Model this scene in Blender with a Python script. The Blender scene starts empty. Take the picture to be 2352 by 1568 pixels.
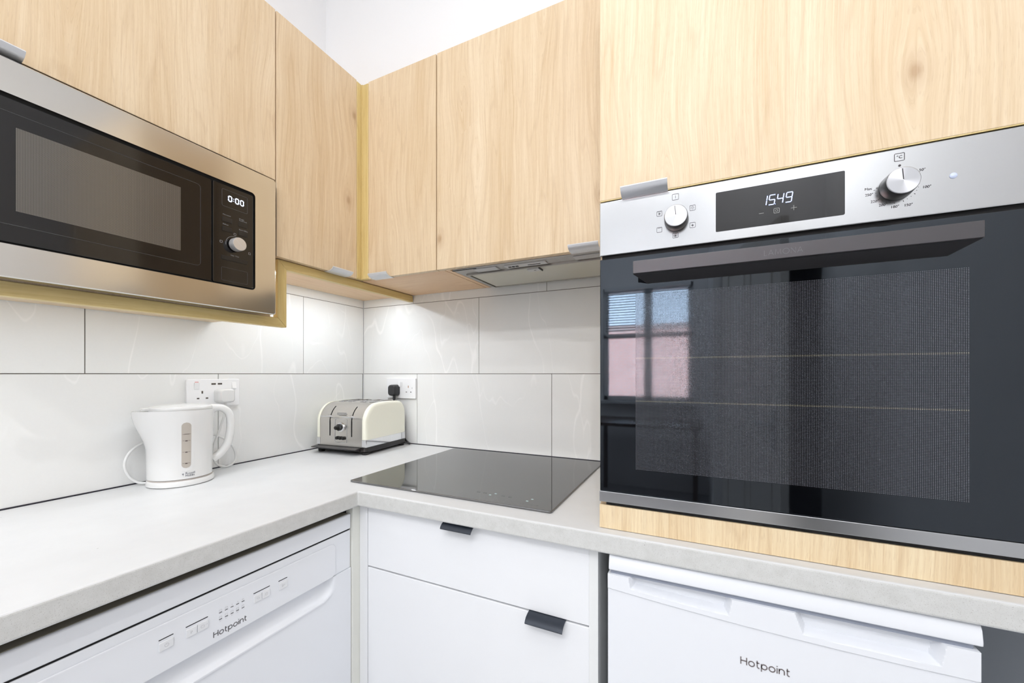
import bpy, bmesh, math, random
from mathutils import Vector, Matrix
PI = math.pi
random.seed(7)
SC = bpy.context.scene
COL = SC.collection

# ------------------------------------------------------------------ camera, world, lights, exposure
CAM = (1.3839, -1.3426, 1.2095)
cam = bpy.data.cameras.new('camera'); camo = bpy.data.objects.new('camera', cam); COL.objects.link(camo)
camo.location = CAM; camo.rotation_euler = (PI / 2, 0, 0.4362)
cam.sensor_fit = 'HORIZONTAL'; cam.sensor_width = 36.0; cam.lens = 901.09 / 2352 * 36
cam.shift_x = -(1178.37 - 1176) / 2352; cam.shift_y = (858.4 - 784) / 2352
cam.clip_start = 0.02; cam.clip_end = 60
SC.camera = camo
SC.view_settings.view_transform = 'Standard'; SC.view_settings.look = 'None'
SC.view_settings.gamma = 1; SC.view_settings.use_curve_mapping = False
SC.view_settings.exposure = -0.05
SC.cycles.max_bounces = 9; SC.cycles.diffuse_bounces = 6; SC.cycles.glossy_bounces = 4
SC.cycles.transmission_bounces = 4; SC.cycles.caustics_reflective = False; SC.cycles.caustics_refractive = False
SC.cycles.sample_clamp_indirect = 6.0

CEIL = 3.10
W = bpy.data.worlds.new('sky'); SC.world = W; W.use_nodes = True
bg = W.node_tree.nodes['Background']; bg.inputs[0].default_value = (0.70, 0.84, 1.0, 1); bg.inputs[1].default_value = 36.0

DOWNLIGHTS = [  # x, y, watts: first inferred from shadows, others added as unseen fill
    (1.12, -1.27, 4.5), (1.40, -1.85, 7.0), (1.75, -2.55, 17.0), (0.50, -3.0, 17.0), (1.15, -3.1, 14.0)]
LED_POWER = (96.0, 28.0)       # emission strength of the under-cabinet strips

# ------------------------------------------------------------------ helpers
def tag(o, label=None, cat=None, group=None, kind=None):
    if label: o['label'] = label
    if cat: o['category'] = cat
    if group: o['group'] = group
    if kind: o['kind'] = kind
    return o

def thing(name, label, cat, loc=(0, 0, 0), rotz=0, group=None, kind=None):
    o = bpy.data.objects.new(name, None); COL.objects.link(o)
    o.location = loc; o.rotation_euler = (0, 0, rotz); o.empty_display_size = 0.05
    return tag(o, label, cat, group, kind)

def root_of(o):
    while o.parent: o = o.parent
    return o

class MB:
    """collects shapes; local=True leaves coordinates in the thing's own frame"""
    def __init__(s): s.v = []; s.f = []; s.mi = []; s.m = 0
    def add(s, vs, fs):
        b = len(s.v); s.v += [tuple(v) for v in vs]
        for f in fs: s.f.append([b + i for i in f]); s.mi.append(s.m)
        return s
    def box(s, x0, x1, y0, y1, z0, z1):
        if x0 > x1: x0, x1 = x1, x0
        if y0 > y1: y0, y1 = y1, y0
        if z0 > z1: z0, z1 = z1, z0
        vs = [(x, y, z) for z in (z0, z1) for y in (y0, y1) for x in (x0, x1)]
        return s.add(vs, [(0, 2, 3, 1), (4, 5, 7, 6), (0, 1, 5, 4), (2, 6, 7, 3), (0, 4, 6, 2), (1, 3, 7, 5)])
    def prism(s, pts, a, b, fn):
        """closed outline pts (p,q) swept between a and b; fn(p,q,t)->xyz"""
        n = len(pts)
        vs = [fn(p, q, a) for p, q in pts] + [fn(p, q, b) for p, q in pts]
        fs = [list(range(n))[::-1], list(range(n, 2 * n))] + [(i, (i + 1) % n, n + (i + 1) % n, n + i) for i in range(n)]
        return s.add(vs, fs)
    def loft(s, rings, cap=True, closed=True):
        n = len(rings[0]); vs = [p for r in rings for p in r]; fs = []
        for k in range(len(rings) - 1):
            for i in range(n if closed else n - 1):
                j = (i + 1) % n; fs.append((k * n + i, k * n + j, (k + 1) * n + j, (k + 1) * n + i))
        if cap:
            fs.append(list(range(n))[::-1]); fs.append([(len(rings) - 1) * n + i for i in range(n)])
        return s.add(vs, fs)
    def lathe(s, prof, c=(0, 0, 0), ax='z', n=40, cap=True):
        rings = []
        for r, h in prof:
            ring = []
            for i in range(n):
                t = 2 * PI * i / n; a, b = r * math.cos(t), r * math.sin(t)
                d = {'z': (a, b, h), '-y': (a, -h, b), 'x': (h, a, b)}[ax]
                ring.append((c[0] + d[0], c[1] + d[1], c[2] + d[2]))
            rings.append(ring)
        return s.loft(rings, cap)
    def tube(s, pts, r, n=10, flat=None):
        pts = [Vector(p) for p in pts]; rings = []
        prev = None
        for i, p in enumerate(pts):
            t = (pts[min(i + 1, len(pts) - 1)] - pts[max(i - 1, 0)]).normalized()
            if prev is None:
                u = t.orthogonal().normalized()
            else:
                u = (prev - t * prev.dot(t)).normalized()
            prev = u; w = t.cross(u)
            rr = r[i] if isinstance(r, (list, tuple)) else r
            rings.append([tuple(p + (u * math.cos(2 * PI * k / n) + w * math.sin(2 * PI * k / n)) * rr) for k in range(n)])
        return s.loft(rings)
    def build(s, name, mat, parent=None, bevel=0, smooth=False, seg=2, local=False, label=None, bang=40):
        me = bpy.data.meshes.new(name)
        vs = s.v
        if parent is not None and not local:
            L = root_of(parent).location; vs = [(x - L[0], y - L[1], z - L[2]) for x, y, z in vs]
        me.from_pydata(vs, [], s.f)
        for m in (mat if isinstance(mat, (list, tuple)) else [mat]): me.materials.append(m)
        for p, k in zip(me.polygons, s.mi): p.material_index = k
        bm = bmesh.new(); bm.from_mesh(me)
        bmesh.ops.recalc_face_normals(bm, faces=bm.faces); bm.to_mesh(me); bm.free()
        if smooth:
            for p in me.polygons: p.use_smooth = True
            me.set_sharp_from_angle(angle=math.radians(smooth if smooth > 1 else 35))
        o = bpy.data.objects.new(name, me); COL.objects.link(o)
        if parent is not None: o.parent = parent
        if bevel:
            b = o.modifiers.new('bevel', 'BEVEL'); b.width = bevel; b.segments = seg; b.limit_method = 'ANGLE'; b.angle_limit = math.radians(bang)
        if label: o['label'] = label
        return o

def struct(name, mb, mat, **k):
    return tag(mb.build(name, mat, **k), kind='structure')

def catmull(pts, n=8):
    P = [Vector(p) for p in pts]; P = [P[0] * 2 - P[1]] + P + [P[-1] * 2 - P[-2]]; out = []
    for i in range(1, len(P) - 2):
        a, b, c, d = P[i - 1], P[i], P[i + 1], P[i + 2]
        for k in range(n):
            t = k / n
            out.append(0.5 * ((2 * b) + (c - a) * t + (2 * a - 5 * b + 4 * c - d) * t * t + (3 * b - a - 3 * c + d) * t ** 3))
    out.append(P[-2]); return out

def rrect(x0, x1, y0, y1, r, n=5):
    out = []
    for cx, cy, a in ((x1 - r, y1 - r, 0), (x0 + r, y1 - r, 90), (x0 + r, y0 + r, 180), (x1 - r, y0 + r, 270)):
        for k in range(n + 1):
            t = math.radians(a + 90 * k / n); out.append((cx + r * math.cos(t), cy + r * math.sin(t)))
    return out

def arc(cx, cy, r, a0, a1, n=12, ry=None):
    ry = ry or r
    return [(cx + r * math.cos(math.radians(a0 + (a1 - a0) * k / n)), cy + ry * math.sin(math.radians(a0 + (a1 - a0) * k / n))) for k in range(n + 1)]

class Face:
    """a drawing frame on a surface: (u, v) in metres, h off the surface"""
    def __init__(s, org, ux, uy, n): s.o, s.ux, s.uy, s.n = Vector(org), Vector(ux), Vector(uy), Vector(n)
    def __call__(s, u, v, h=0): return tuple(s.o + s.ux * u + s.uy * v + s.n * h)
def front_y(y): return Face((0, y, 0), (1, 0, 0), (0, 0, 1), (0, -1, 0))      # faces the room from the right-hand wall: u = x, v = z
def front_x(x): return Face((x, 0, 0), (0, 1, 0), (0, 0, 1), (1, 0, 0))       # faces the room from the left-hand wall: u = y, v = z
def flat_z(z, d=1): return Face((0, 0, z), (1, 0, 0), (0, 1, 0), (0, 0, d))

def poly(mb, F, pts, h0, h1): return mb.prism(pts, h0, h1, lambda p, q, t: F(p, q, t))
def rect(mb, F, u0, u1, v0, v1, h0=0, h1=0.0004, r=0):
    pts = rrect(u0, u1, v0, v1, r) if r else [(u0, v0), (u1, v0), (u1, v1), (u0, v1)]
    return poly(mb, F, pts, h0, h1)
def stroke(mb, F, pts, w, h=0.0003, closed=False, h0=0.0):
    P = [Vector(p) for p in pts]; n = len(P); L = []; R = []
    for i in range(n):
        if closed: a, b = P[(i - 1) % n], P[(i + 1) % n]
        else: a, b = P[max(i - 1, 0)], P[min(i + 1, n - 1)]
        t = (b - a)
        t = t.normalized() if t.length > 1e-9 else Vector((1, 0)); nn = Vector((-t.y, t.x)); k = 1.0
        if 0 < i < n - 1 or closed:
            d0 = (P[i] - P[(i - 1) % n]); d0 = d0.normalized() if d0.length > 1e-9 else t
            c = abs(nn.dot(Vector((-d0.y, d0.x)))); k = 1 / max(c, 0.5)
        L.append(P[i] + nn * w / 2 * k); R.append(P[i] - nn * w / 2 * k)
    vs = []
    for i in range(n):
        vs += [F(L[i].x, L[i].y, h), F(R[i].x, R[i].y, h), F(L[i].x, L[i].y, h0), F(R[i].x, R[i].y, h0)]
    fs = []
    for i in range(n if closed else n - 1):
        a, b = 4 * i, 4 * ((i + 1) % n)
        fs += [(a, a + 1, b + 1, b), (a + 1, a + 3, b + 3, b + 1), (a + 2, a, b, b + 2)]
    return mb.add(vs, fs)
def ring(mb, F, u0, u1, v0, v1, w, r=0.001, h=0.0003):
    return stroke(mb, F, rrect(u0, u1, v0, v1, r, 3), w, h, closed=True)

GL = {  # stroke lettering, x-height 1
 'H': (1.0, [[(0, 0), (0, 1.45)], [(1.0, 0), (1.0, 1.45)], [(0, .74), (1.0, .74)]]),
 'o': (.96, [arc(.48, .5, .48, 0, 360, 20)]),
 't': (.5, [[(.14, 1.38), (.14, .3)] + arc(.42, .3, .28, 180, 270, 5) + [(.5, .02)], [(0, .98), (.5, .98)]]),
 'p': (.92, [[(0, 1.0), (0, -.48)], arc(.46, .5, .46, 0, 360, 20)]),
 'i': (0.0, [[(0, 0), (0, 1)], [(0, 1.26), (0, 1.44)]]),
 'n': (.82, [[(0, 0), (0, 1)], [(0, .58)] + arc(.41, .58, .41, 180, 0, 10) + [(.82, 0)]]),
 'L': (.6, [[(0, 1.45), (0, 0), (.6, 0)]]),
 'A': (1.15, [[(0, 0), (.575, 1.45), (1.15, 0)], [(.2, .48), (.95, .48)]]),
 'M': (1.35, [[(0, 0), (.15, 1.45), (.675, .2), (1.2, 1.45), (1.35, 0)]]),
 'O': (1.45, [arc(.725, .725, .725, 0, 360, 24)]),
 'N': (1.05, [[(0, 0), (0, 1.45), (1.05, 0), (1.05, 1.45)]]),
 'P': (.7, [[(0, 0), (0, 1.45), (.35, 1.45)] + arc(.35, 1.08, .37, 90, -90, 8) + [(0, .71)]]),
}
def letters(mb, F, s, u, v, xh, w, gap=.42, h=.0004):
    for ch in s:
        wd, st = GL[ch]
        for p in st: stroke(mb, F, [(u + a * xh, v + b * xh) for a, b in p], w, h)
        u += (wd + gap) * xh
    return u
SEG = {'0': 'abcdef', '1': 'bc', '4': 'bcfg', '5': 'acdfg', '9': 'abcdfg'}
def sevenseg(mb, F, ch, u, v, w, hgt, t, slant=.12, h=.0005):
    def S(x, y): return (u + x + slant * y, v + y)
    H = hgt / 2; g = t * .3
    segs = {'a': [(g, hgt), (w - g, hgt)], 'd': [(g, 0), (w - g, 0)], 'g': [(g, H), (w - g, H)],
            'f': [(0, H + g), (0, hgt - g)], 'b': [(w, H + g), (w, hgt - g)], 'e': [(0, g), (0, H - g)], 'c': [(w, g), (w, H - g)]}
    for k in SEG[ch]: stroke(mb, F, [S(*p) for p in segs[k]], t, h)
def text(mb, F, s, u, v, size, align='LEFT', h=.0004):
    c = bpy.data.curves.new('t', 'FONT'); c.body = s; c.size = size; c.align_x = align; c.align_y = 'CENTER'; c.resolution_u = 3
    o = bpy.data.objects.new('t', c); me = bpy.data.meshes.new_from_object(o)
    mb.add([F(u + p.co.x, v + p.co.y, h) for p in me.vertices], [list(q.vertices) for q in me.polygons])
    bpy.data.objects.remove(o); bpy.data.curves.remove(c); bpy.data.meshes.remove(me)

# ------------------------------------------------------------------ materials
def srgb(r, g, b):
    f = lambda c: (c / 255) / 12.92 if c / 255 <= .04045 else ((c / 255 + .055) / 1.055) ** 2.4
    return (f(r), f(g), f(b), 1)
class NT:
    def __init__(s, name):
        s.m = bpy.data.materials.new(name); s.m.use_nodes = True; s.t = s.m.node_tree; s.b = s.t.nodes['Principled BSDF']
    def n(s, typ, **k):
        o = s.t.nodes.new(typ)
        for a, b in k.items(): setattr(o, a, b)
        return o
    def l(s, a, b): s.t.links.new(a, b)
    def put(s, sock, x):
        if hasattr(x, 'is_output'): s.l(x, sock)
        elif x is not None: sock.default_value = x
    def math(s, op, a, b=None, c=None, clamp=False):
        o = s.n('ShaderNodeMath', operation=op, use_clamp=clamp)
        for i, x in enumerate((a, b, c)): s.put(o.inputs[i], x)
        return o.outputs[0]
    def noise(s, vec, scale, detail=2, rough=.5, dist=0, dim='3D'):
        o = s.n('ShaderNodeTexNoise', noise_dimensions=dim); s.put(o.inputs['Vector'], vec)
        o.inputs['Scale'].default_value = scale; o.inputs['Detail'].default_value = detail
        o.inputs['Roughness'].default_value = rough; o.inputs['Distortion'].default_value = dist
        return o.outputs[0]
    def ramp(s, f, stops, interp='LINEAR'):
        o = s.n('ShaderNodeValToRGB'); s.put(o.inputs[0], f); cr = o.color_ramp; cr.interpolation = interp
        while len(cr.elements) < len(stops): cr.elements.new(.5)
        for e, (p, c) in zip(cr.elements, stops): e.position = p; e.color = c if len(c) == 4 else (*c, 1)
        return o.outputs[0]
    def mix(s, f, a, b, blend='MIX'):
        o = s.n('ShaderNodeMix', data_type='RGBA', blend_type=blend)
        s.put(o.inputs[0], f); s.put(o.inputs[6], a); s.put(o.inputs[7], b); return o.outputs[2]
    def vec(s, x, y, z=0.0):
        o = s.n('ShaderNodeCombineXYZ')
        for i, k in enumerate((x, y, z)): s.put(o.inputs[i], k)
        return o.outputs[0]
    def pos(s):
        o = s.n('ShaderNodeNewGeometry'); return o.outputs['Position']
    def xyz(s, v):
        o = s.n('ShaderNodeSeparateXYZ'); s.l(v, o.inputs[0]); return o.outputs
    def bump(s, hgt, strength=.2, dist=.001):
        o = s.n('ShaderNodeBump'); o.inputs['Strength'].default_value = strength; o.inputs['Distance'].default_value = dist
        s.put(o.inputs['Height'], hgt); s.l(o.outputs[0], s.b.inputs['Normal']); return o
    def set(s, **k):
        names = {'col': 'Base Color', 'rough': 'Roughness', 'metal': 'Metallic', 'ior': 'IOR', 'spec': 'Specular IOR Level', 'coat': 'Coat Weight',
                 'coatr': 'Coat Roughness', 'em': 'Emission Color', 'ems': 'Emission Strength', 'trans': 'Transmission Weight', 'aniso': 'Anisotropic', 'alpha': 'Alpha', 'stint': 'Specular Tint'}
        for a, b in k.items(): s.put(s.b.inputs[names[a]], b)
        return s

def plain(name, col, rough=.4, speckle=.0, **k):
    N = NT(name); c = srgb(*col)
    if speckle:
        nz = N.noise(N.pos(), 90, 4, .6)
        N.set(col=N.mix(N.math('MULTIPLY', nz, speckle), c, tuple(x * .8 for x in c[:3]) + (1,)), rough=rough, **k)
    else: N.set(col=c, rough=rough, **k)
    return N.m

def wood(name, axis, light, dark, line, seed=0.0, rough=.42, contrast=1.0, knots=True):
    """oak: long grain along axis, flowing round scattered knots"""
    N = NT(name); x, y, z = N.xyz(N.pos())
    inf = N.n('ShaderNodeObjectInfo'); rnd = N.math('MULTIPLY_ADD', inf.outputs['Random'], 17.0, seed)
    if axis == 'z': u, v = N.math('ADD', x, y), z
    elif axis == 'y': u, v = N.math('ADD', x, z), y
    else: u, v = N.math('ADD', y, z), x
    u = N.math('ADD', u, rnd); v = N.math('ADD', v, N.math('MULTIPLY', rnd, 3.1))
    # knots
    ks = (3.9, 2.5)
    vo = N.n('ShaderNodeTexVoronoi', voronoi_dimensions='2D', feature='F1'); vo.inputs['Scale'].default_value = 1; vo.inputs['Randomness'].default_value = .9
    N.l(N.vec(N.math('MULTIPLY', u, ks[0]), N.math('MULTIPLY', v, ks[1])), vo.inputs['Vector'])
    kx, ky, _ = N.xyz(vo.outputs['Position'])
    du = N.math('SUBTRACT', u, N.math('DIVIDE', kx, ks[0])); dv = N.math('SUBTRACT', v, N.math('DIVIDE', ky, ks[1]))
    du2 = N.math('MULTIPLY', du, du); dv2 = N.math('MULTIPLY', dv, dv)
    rr = N.math('SQRT', N.math('ADD', N.math('MULTIPLY', du2, 1.6), N.math('MULTIPLY', dv2, .5)))   # stretched along the grain
    fall = N.math('EXPONENT', N.math('MULTIPLY', rr, -18.0))
    amp = .026 if knots else 0.0
    push = N.math('MULTIPLY', N.math('DIVIDE', du, N.math('ADD', N.math('ABSOLUTE', du), .006)), N.math('MULTIPLY', fall, amp))
    lowf = N.math('MULTIPLY', N.math('SUBTRACT', N.noise(N.vec(N.math('MULTIPLY', u, 3.0), N.math('MULTIPLY', v, 1.1)), 1.0, 2), .5), .10)
    uw = N.math('ADD', N.math('SUBTRACT', u, push), lowf)
    tall = N.math('MULTIPLY', v, 1.0)
    broad = N.noise(N.vec(N.math('MULTIPLY', uw, 11.0), N.math('MULTIPLY', tall, .9)), 1.0, 2, .5)
    rings = N.math('MULTIPLY_ADD', N.math('SINE', N.math('MULTIPLY', broad, 62.0)), .5, .5)
    med = N.noise(N.vec(N.math('MULTIPLY', uw, 120.0), N.math('MULTIPLY', tall, 3.0)), 1.0, 3, .6)
    fine = N.noise(N.vec(N.math('MULTIPLY', uw, 400.0), N.math('MULTIPLY', tall, 7.0)), 1.0, 2, .6)
    pores = N.noise(N.vec(N.math('MULTIPLY', uw, 900.0), N.math('MULTIPLY', tall, 45.0)), 1.0, 1, .5)
    a = N.math('MULTIPLY', broad, .42); a = N.math('MULTIPLY_ADD', med, .40, a); a = N.math('MULTIPLY_ADD', fine, .38, a); a = N.math('MULTIPLY_ADD', rings, .02, a)
    a = N.math('MULTIPLY_ADD', N.math('SUBTRACT', a, .57), contrast * 2.3, .5, clamp=True)
    c = N.mix(a, srgb(*dark), srgb(*light))
    pl = N.ramp(pores, [(.0, (1, 1, 1)), (.34, (1, 1, 1)), (.40, (0, 0, 0)), (1, (0, 0, 0))])
    c = N.mix(N.math('MULTIPLY', pl, .12 * contrast), c, srgb(*line))
    rl = N.ramp(rings, [(0, (1, 1, 1)), (.10, (0, 0, 0)), (1, (0, 0, 0))])
    c = N.mix(N.math('MULTIPLY', rl, .10 * contrast), c, srgb(*line))
    if knots:
        kcell, _a, _b = N.xyz(vo.outputs['Color'])
        on = N.math('GREATER_THAN', kcell, .40)
        kn = N.math('MULTIPLY', N.ramp(N.math('ADD', rr, N.math('MULTIPLY', med, .006)), [(0, (1, 1, 1)), (.009, (.9, .9, .9)), (.014, (.35, .35, .35)), (.035, (0, 0, 0))]), on)
        c = N.mix(N.math('MULTIPLY', kn, .55), c, srgb(150, 105, 62))
    N.set(col=c, rough=rough, spec=.35)
    N.bump(N.math('MULTIPLY_ADD', fine, .5, N.math('MULTIPLY', pl, -.5)), .15, .0006)
    return N.m

OAKL, OAKD, OAKN = (235, 216, 187), (207, 178, 137), (166, 130, 92)
oak_v = wood('oak_door', 'z', OAKL, OAKD, OAKN)
oak_rail = wood('oak_rail', 'z', (240, 221, 186), (216, 186, 144), (170, 130, 88), contrast=1.3)
oak_in_y = wood('oak_underside_y', 'y', (240, 214, 180), (226, 188, 150), (196, 150, 110), knots=False)
oak_in_x = wood('oak_underside_x', 'x', (238, 208, 172), (222, 180, 140), (190, 142, 104), knots=False)
TRL, TRD, TRN = (228, 207, 150), (204, 176, 110), (164, 130, 74)
trim_y = wood('oak_trim_y', 'y', TRL, TRD, TRN, rough=.38, knots=False)
trim_z = wood('oak_trim_z', 'z', TRL, TRD, TRN, rough=.38, knots=False)

def tile_mat():
    N = NT('marble_tile'); p = N.pos()
    at = N.n('ShaderNodeAttribute'); at.attribute_name = 'tile'
    off = N.n('ShaderNodeVectorMath', operation='MULTIPLY_ADD'); N.l(at.outputs['Color'], off.inputs[0]); off.inputs[1].default_value = (9, 9, 9); N.l(p, off.inputs[2])
    q = off.outputs[0]
    cloud = N.noise(q, 3.2, 4, .55, .6); grain = N.noise(q, 240, 2, .6)
    base = N.mix(cloud, srgb(232, 232, 230), srgb(243, 243, 242))
    base = N.mix(N.math('MULTIPLY', grain, .18), base, srgb(222, 222, 220))
    def vein(scale, w, dist, sx):
        m = N.n('ShaderNodeMapping'); m.inputs['Rotation'].default_value = (.25 * sx, .15, .3 + sx); m.inputs['Scale'].default_value = (1.3, 1.3, .42); N.l(q, m.inputs[0])
        nz = N.noise(m.outputs[0], scale, 3, .45, dist)
        d = N.math('ABSOLUTE', N.math('SUBTRACT', nz, .5))
        return N.ramp(d, [(0, (1, 1, 1)), (w, (0, 0, 0))])
    mask = N.ramp(N.noise(q, 4.0, 1), [(.40, (0, 0, 0)), (.52, (1, 1, 1))])
    v = N.math('MULTIPLY', N.math('ADD', vein(1.9, .0018, .1, .3), N.math('MULTIPLY', vein(3.6, .0024, .1, 1.3), .7), clamp=True), mask)
    N.set(col=N.mix(N.math('MULTIPLY', v, .75), base, srgb(250, 249, 248)), rough=.5, spec=.35)
    return N.m
tile_m = tile_mat()
grout = plain('grout', (112, 104, 98), .9)
paint = plain('white_wall_paint', (243, 244, 246), .75, .08)
ceil_m = plain('ceiling_paint', (242, 242, 242), .8, .05)

def worktop_mat():
    N = NT('pale_concrete_laminate'); p = N.pos()
    a = N.noise(p, 14, 5, .6); s1 = N.noise(p, 900, 2, .5)
    c = N.mix(a, srgb(208, 209, 210), srgb(219, 220, 221))
    gn = N.n('ShaderNodeNewGeometry'); nz = N.math('ABSOLUTE', N.xyz(gn.outputs['Normal'])[2])
    edge = N.math('LESS_THAN', nz, .6)          # the edging strip is a darker, greyer print than the top
    mot = N.noise(p, 60, 5, .65)
    ec = N.mix(mot, srgb(196, 196, 192), srgb(222, 222, 220))
    ec = N.mix(N.ramp(s1, [(.60, (0, 0, 0)), (.70, (1, 1, 1))]), ec, srgb(186, 184, 180))
    c = N.mix(N.math('MULTIPLY', N.ramp(s1, [(.62, (0, 0, 0)), (.74, (1, 1, 1))]), .45), c, srgb(205, 205, 204))
    c = N.mix(edge, c, ec)
    vo = N.n('ShaderNodeTexVoronoi'); vo.inputs['Scale'].default_value = 26; N.l(p, vo.inputs['Vector'])
    cc = N.xyz(vo.outputs['Color'])[0]
    spot = N.math('MULTIPLY', N.math('LESS_THAN', vo.outputs['Distance'], .035), N.math('GREATER_THAN', cc, .7))
    c = N.mix(N.math('MULTIPLY', spot, .55), c, srgb(150, 148, 146))
    N.set(col=c, rough=.42, spec=.35); N.bump(a, .05, .001)
    return N.m
worktop_m = worktop_mat()

def steel(name, col, rough, ax, metal=1.0, streak=.16):
    N = NT(name); x, y, z = N.xyz(N.pos())
    if ax == 'x': v = N.vec(N.math('MULTIPLY', x, 3), N.math('MULTIPLY', y, 300), N.math('MULTIPLY', z, 1400))
    else: v = N.vec(N.math('MULTIPLY', x, 300), N.math('MULTIPLY', y, 3), N.math('MULTIPLY', z, 1400))
    nz = N.noise(v, 1.0, 3, .6); c = srgb(*col)
    N.set(col=N.mix(N.math('MULTIPLY', nz, streak), c, tuple(k * .8 for k in c[:3]) + (1,)), metal=metal, rough=N.math('MULTIPLY_ADD', nz, .06, rough - .03))
    N.bump(nz, .012, .0002); return N.m
steel_x = steel('brushed_steel_x', (184, 185, 186), .20, 'x')
steel_y = steel('brushed_steel_y', (214, 212, 207), .17, 'y', streak=.08)
alu = plain('satin_aluminium', (222, 224, 228), .36, metal=.45)
chrome = plain('polished_chrome', (225, 226, 228), .08, metal=1.0)
dullsteel = steel('toaster_steel', (214, 211, 206), .24, 'x')
hood_m = plain('hood_grey_metal', (176, 174, 171), .36, .5, metal=.3)
hood_light = plain('hood_lens', (186, 186, 188), .3)
hood_sw = plain('hood_switch_grey', (200, 200, 200), .4)
blackglass = plain('black_glass', (8, 9, 12), .03, spec=.75, stint=(.78, .88, 1.0, 1))
hobglass = plain('hob_glass', (16, 16, 18), .04, ior=2.8)
blackplastic = plain('black_plastic', (26, 25, 25), .35)
mwblack = plain('microwave_black_glass', (16, 15, 16), .09, spec=.55)
mwedge = plain('microwave_groove', (72, 72, 74), .4)
darkgap = plain('dark_recess', (12, 12, 13), .8)
blacksteel = steel('black_brushed_metal', (84, 82, 84), .36, 'x', .7)
blackhandle = plain('matt_black_metal', (44, 50, 60), .4, metal=.3)
white_gloss = plain('white_gloss_unit', (240, 241, 243), .14, spec=.5)
white_edge = plain('white_edge', (236, 237, 236), .35)
appl = plain('white_appliance', (236, 238, 242), .26, spec=.45)
appl_btn = plain('white_button', (232, 233, 235), .3)
greyprint = plain('grey_print', (96, 94, 96), .5)
lightprint = plain('pale_grey_print', (200, 200, 202), .5)
blackprint = plain('black_print', (30, 26, 30), .5)
whiteplastic = plain('white_plastic', (228, 228, 227), .2, spec=.5)
socketplastic = plain('socket_white', (246, 246, 247), .25)
orangeprint = plain('copper_contact', (168, 110, 60), .4)
ivory = plain('cream_enamel', (243, 242, 226), .17, spec=.55, coat=.3)
water = plain('smoked_gauge', (186, 178, 168), .15)
plateprint = plain('pale_print', (150, 152, 155), .5)
floor_m = None
def emit(name, col, s):
    N = NT(name); N.set(col=(0, 0, 0, 1), em=srgb(*col), ems=s, rough=.5); return N.m
digits_m = emit('lit_digits', (190, 205, 255), 2.2)
digits_w = emit('lit_digits_white', (225, 235, 255), 2.6)
touch_m = emit('lit_touch_marks', (200, 200, 200), .55)
led_m = [emit('led_diffuser', (236, 246, 255), p) for p in LED_POWER]
lamp_m = emit('downlight_lens', (255, 250, 242), 6.0)

def dots_mat():
    """screen-printed dot mask of the oven door window"""
    N = NT('oven_dot_screen'); x, y, z = N.xyz(N.pos()); p = .00226
    def cell(c): return N.math('ABSOLUTE', N.math('SUBTRACT', N.math('FRACT', N.math('DIVIDE', c, p)), .5))
    d = N.math('MULTIPLY', N.math('LESS_THAN', cell(x), .28), N.math('LESS_THAN', cell(z), .28))
    c = N.mix(d, srgb(12, 12, 14), srgb(92, 94, 100))
    for zr in (1.2385, 1.1590):      # dot rows painted brighter, like light caught by shelf rails behind
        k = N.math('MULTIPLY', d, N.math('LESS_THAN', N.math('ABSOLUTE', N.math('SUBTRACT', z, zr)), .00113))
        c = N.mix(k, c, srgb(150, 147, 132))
    N.set(col=c, rough=.05, spec=.6, stint=(.78, .88, 1.0, 1)); return N.m
dots_m = dots_mat()
def mesh_mat():
    N = NT('microwave_screen'); x, y, z = N.xyz(N.pos()); p = .0018
    def cell(c): return N.math('ABSOLUTE', N.math('SUBTRACT', N.math('FRACT', N.math('DIVIDE', c, p)), .5))
    d = N.math('MULTIPLY', N.math('LESS_THAN', cell(y), .3), N.math('LESS_THAN', cell(z), .3))
    N.set(col=N.mix(d, srgb(120, 116, 110), srgb(52, 50, 48)), rough=.16, spec=.6, metal=.35); return N.m
mwmesh = mesh_mat()
def filter_mat():
    N = NT('grease_filter_mesh'); p = N.pos(); w = N.noise(p, 700, 2, .7); b = N.noise(p, 9, 3)
    c = N.mix(w, srgb(196, 194, 186), srgb(226, 224, 216)); c = N.mix(N.math('MULTIPLY', b, .35), c, srgb(188, 182, 150))
    N.set(col=c, rough=.5, metal=.3); N.bump(w, .4, .0008); return N.m
filter_m = filter_mat()

# ------------------------------------------------------------------ the room
def tiles(face, rows, mb, jw=.0011):
    """rows: (v0, v1, [joints along u from..to])"""
    ids = []
    for v0, v1, js in rows:
        for a, b in zip(js[:-1], js[1:]):
            rect(mb, face, a + jw, b - jw, v0 + jw, v1 - jw, -.004, 0); ids.append((random.random(), random.random(), random.random()))
    return ids
def tile_obj(name, parent, face, rows):
    mb = MB(); ids = tiles(face, rows, mb); o = mb.build(name, tile_m, parent, local=True)
    ca = o.data.color_attributes.new('tile', 'FLOAT_COLOR', 'CORNER')
    per = 6
    for p in o.data.polygons:
        t = ids[min(p.index // per, len(ids) - 1)]
        for li in p.loop_indices: ca.data[li].color = (*t, 1)
    return o
RW = 2.15
wl = struct('wall_left', MB().box(-.12, -.004, -4.2, .12, 0, CEIL), paint)
MB().box(-.004, -.0025, -1.248, 0, .86, 1.62).build('grout', grout, wl)
tile_obj('tiling', wl, front_x(0), [(.91, 1.21, [-1.25, -1.204, -.604, -.004]), (1.21, 1.51, [-1.25, -.906, -.304, 0]), (1.51, 1.60, [-1.25, -1.2, -.6, 0])])
wr = struct('wall_right', MB().box(-.12, RW + .12, .004, .12, 0, CEIL), paint)
MB().box(0, 1.958, .0025, .004, .86, 1.62).build('grout', grout, wr)
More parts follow.
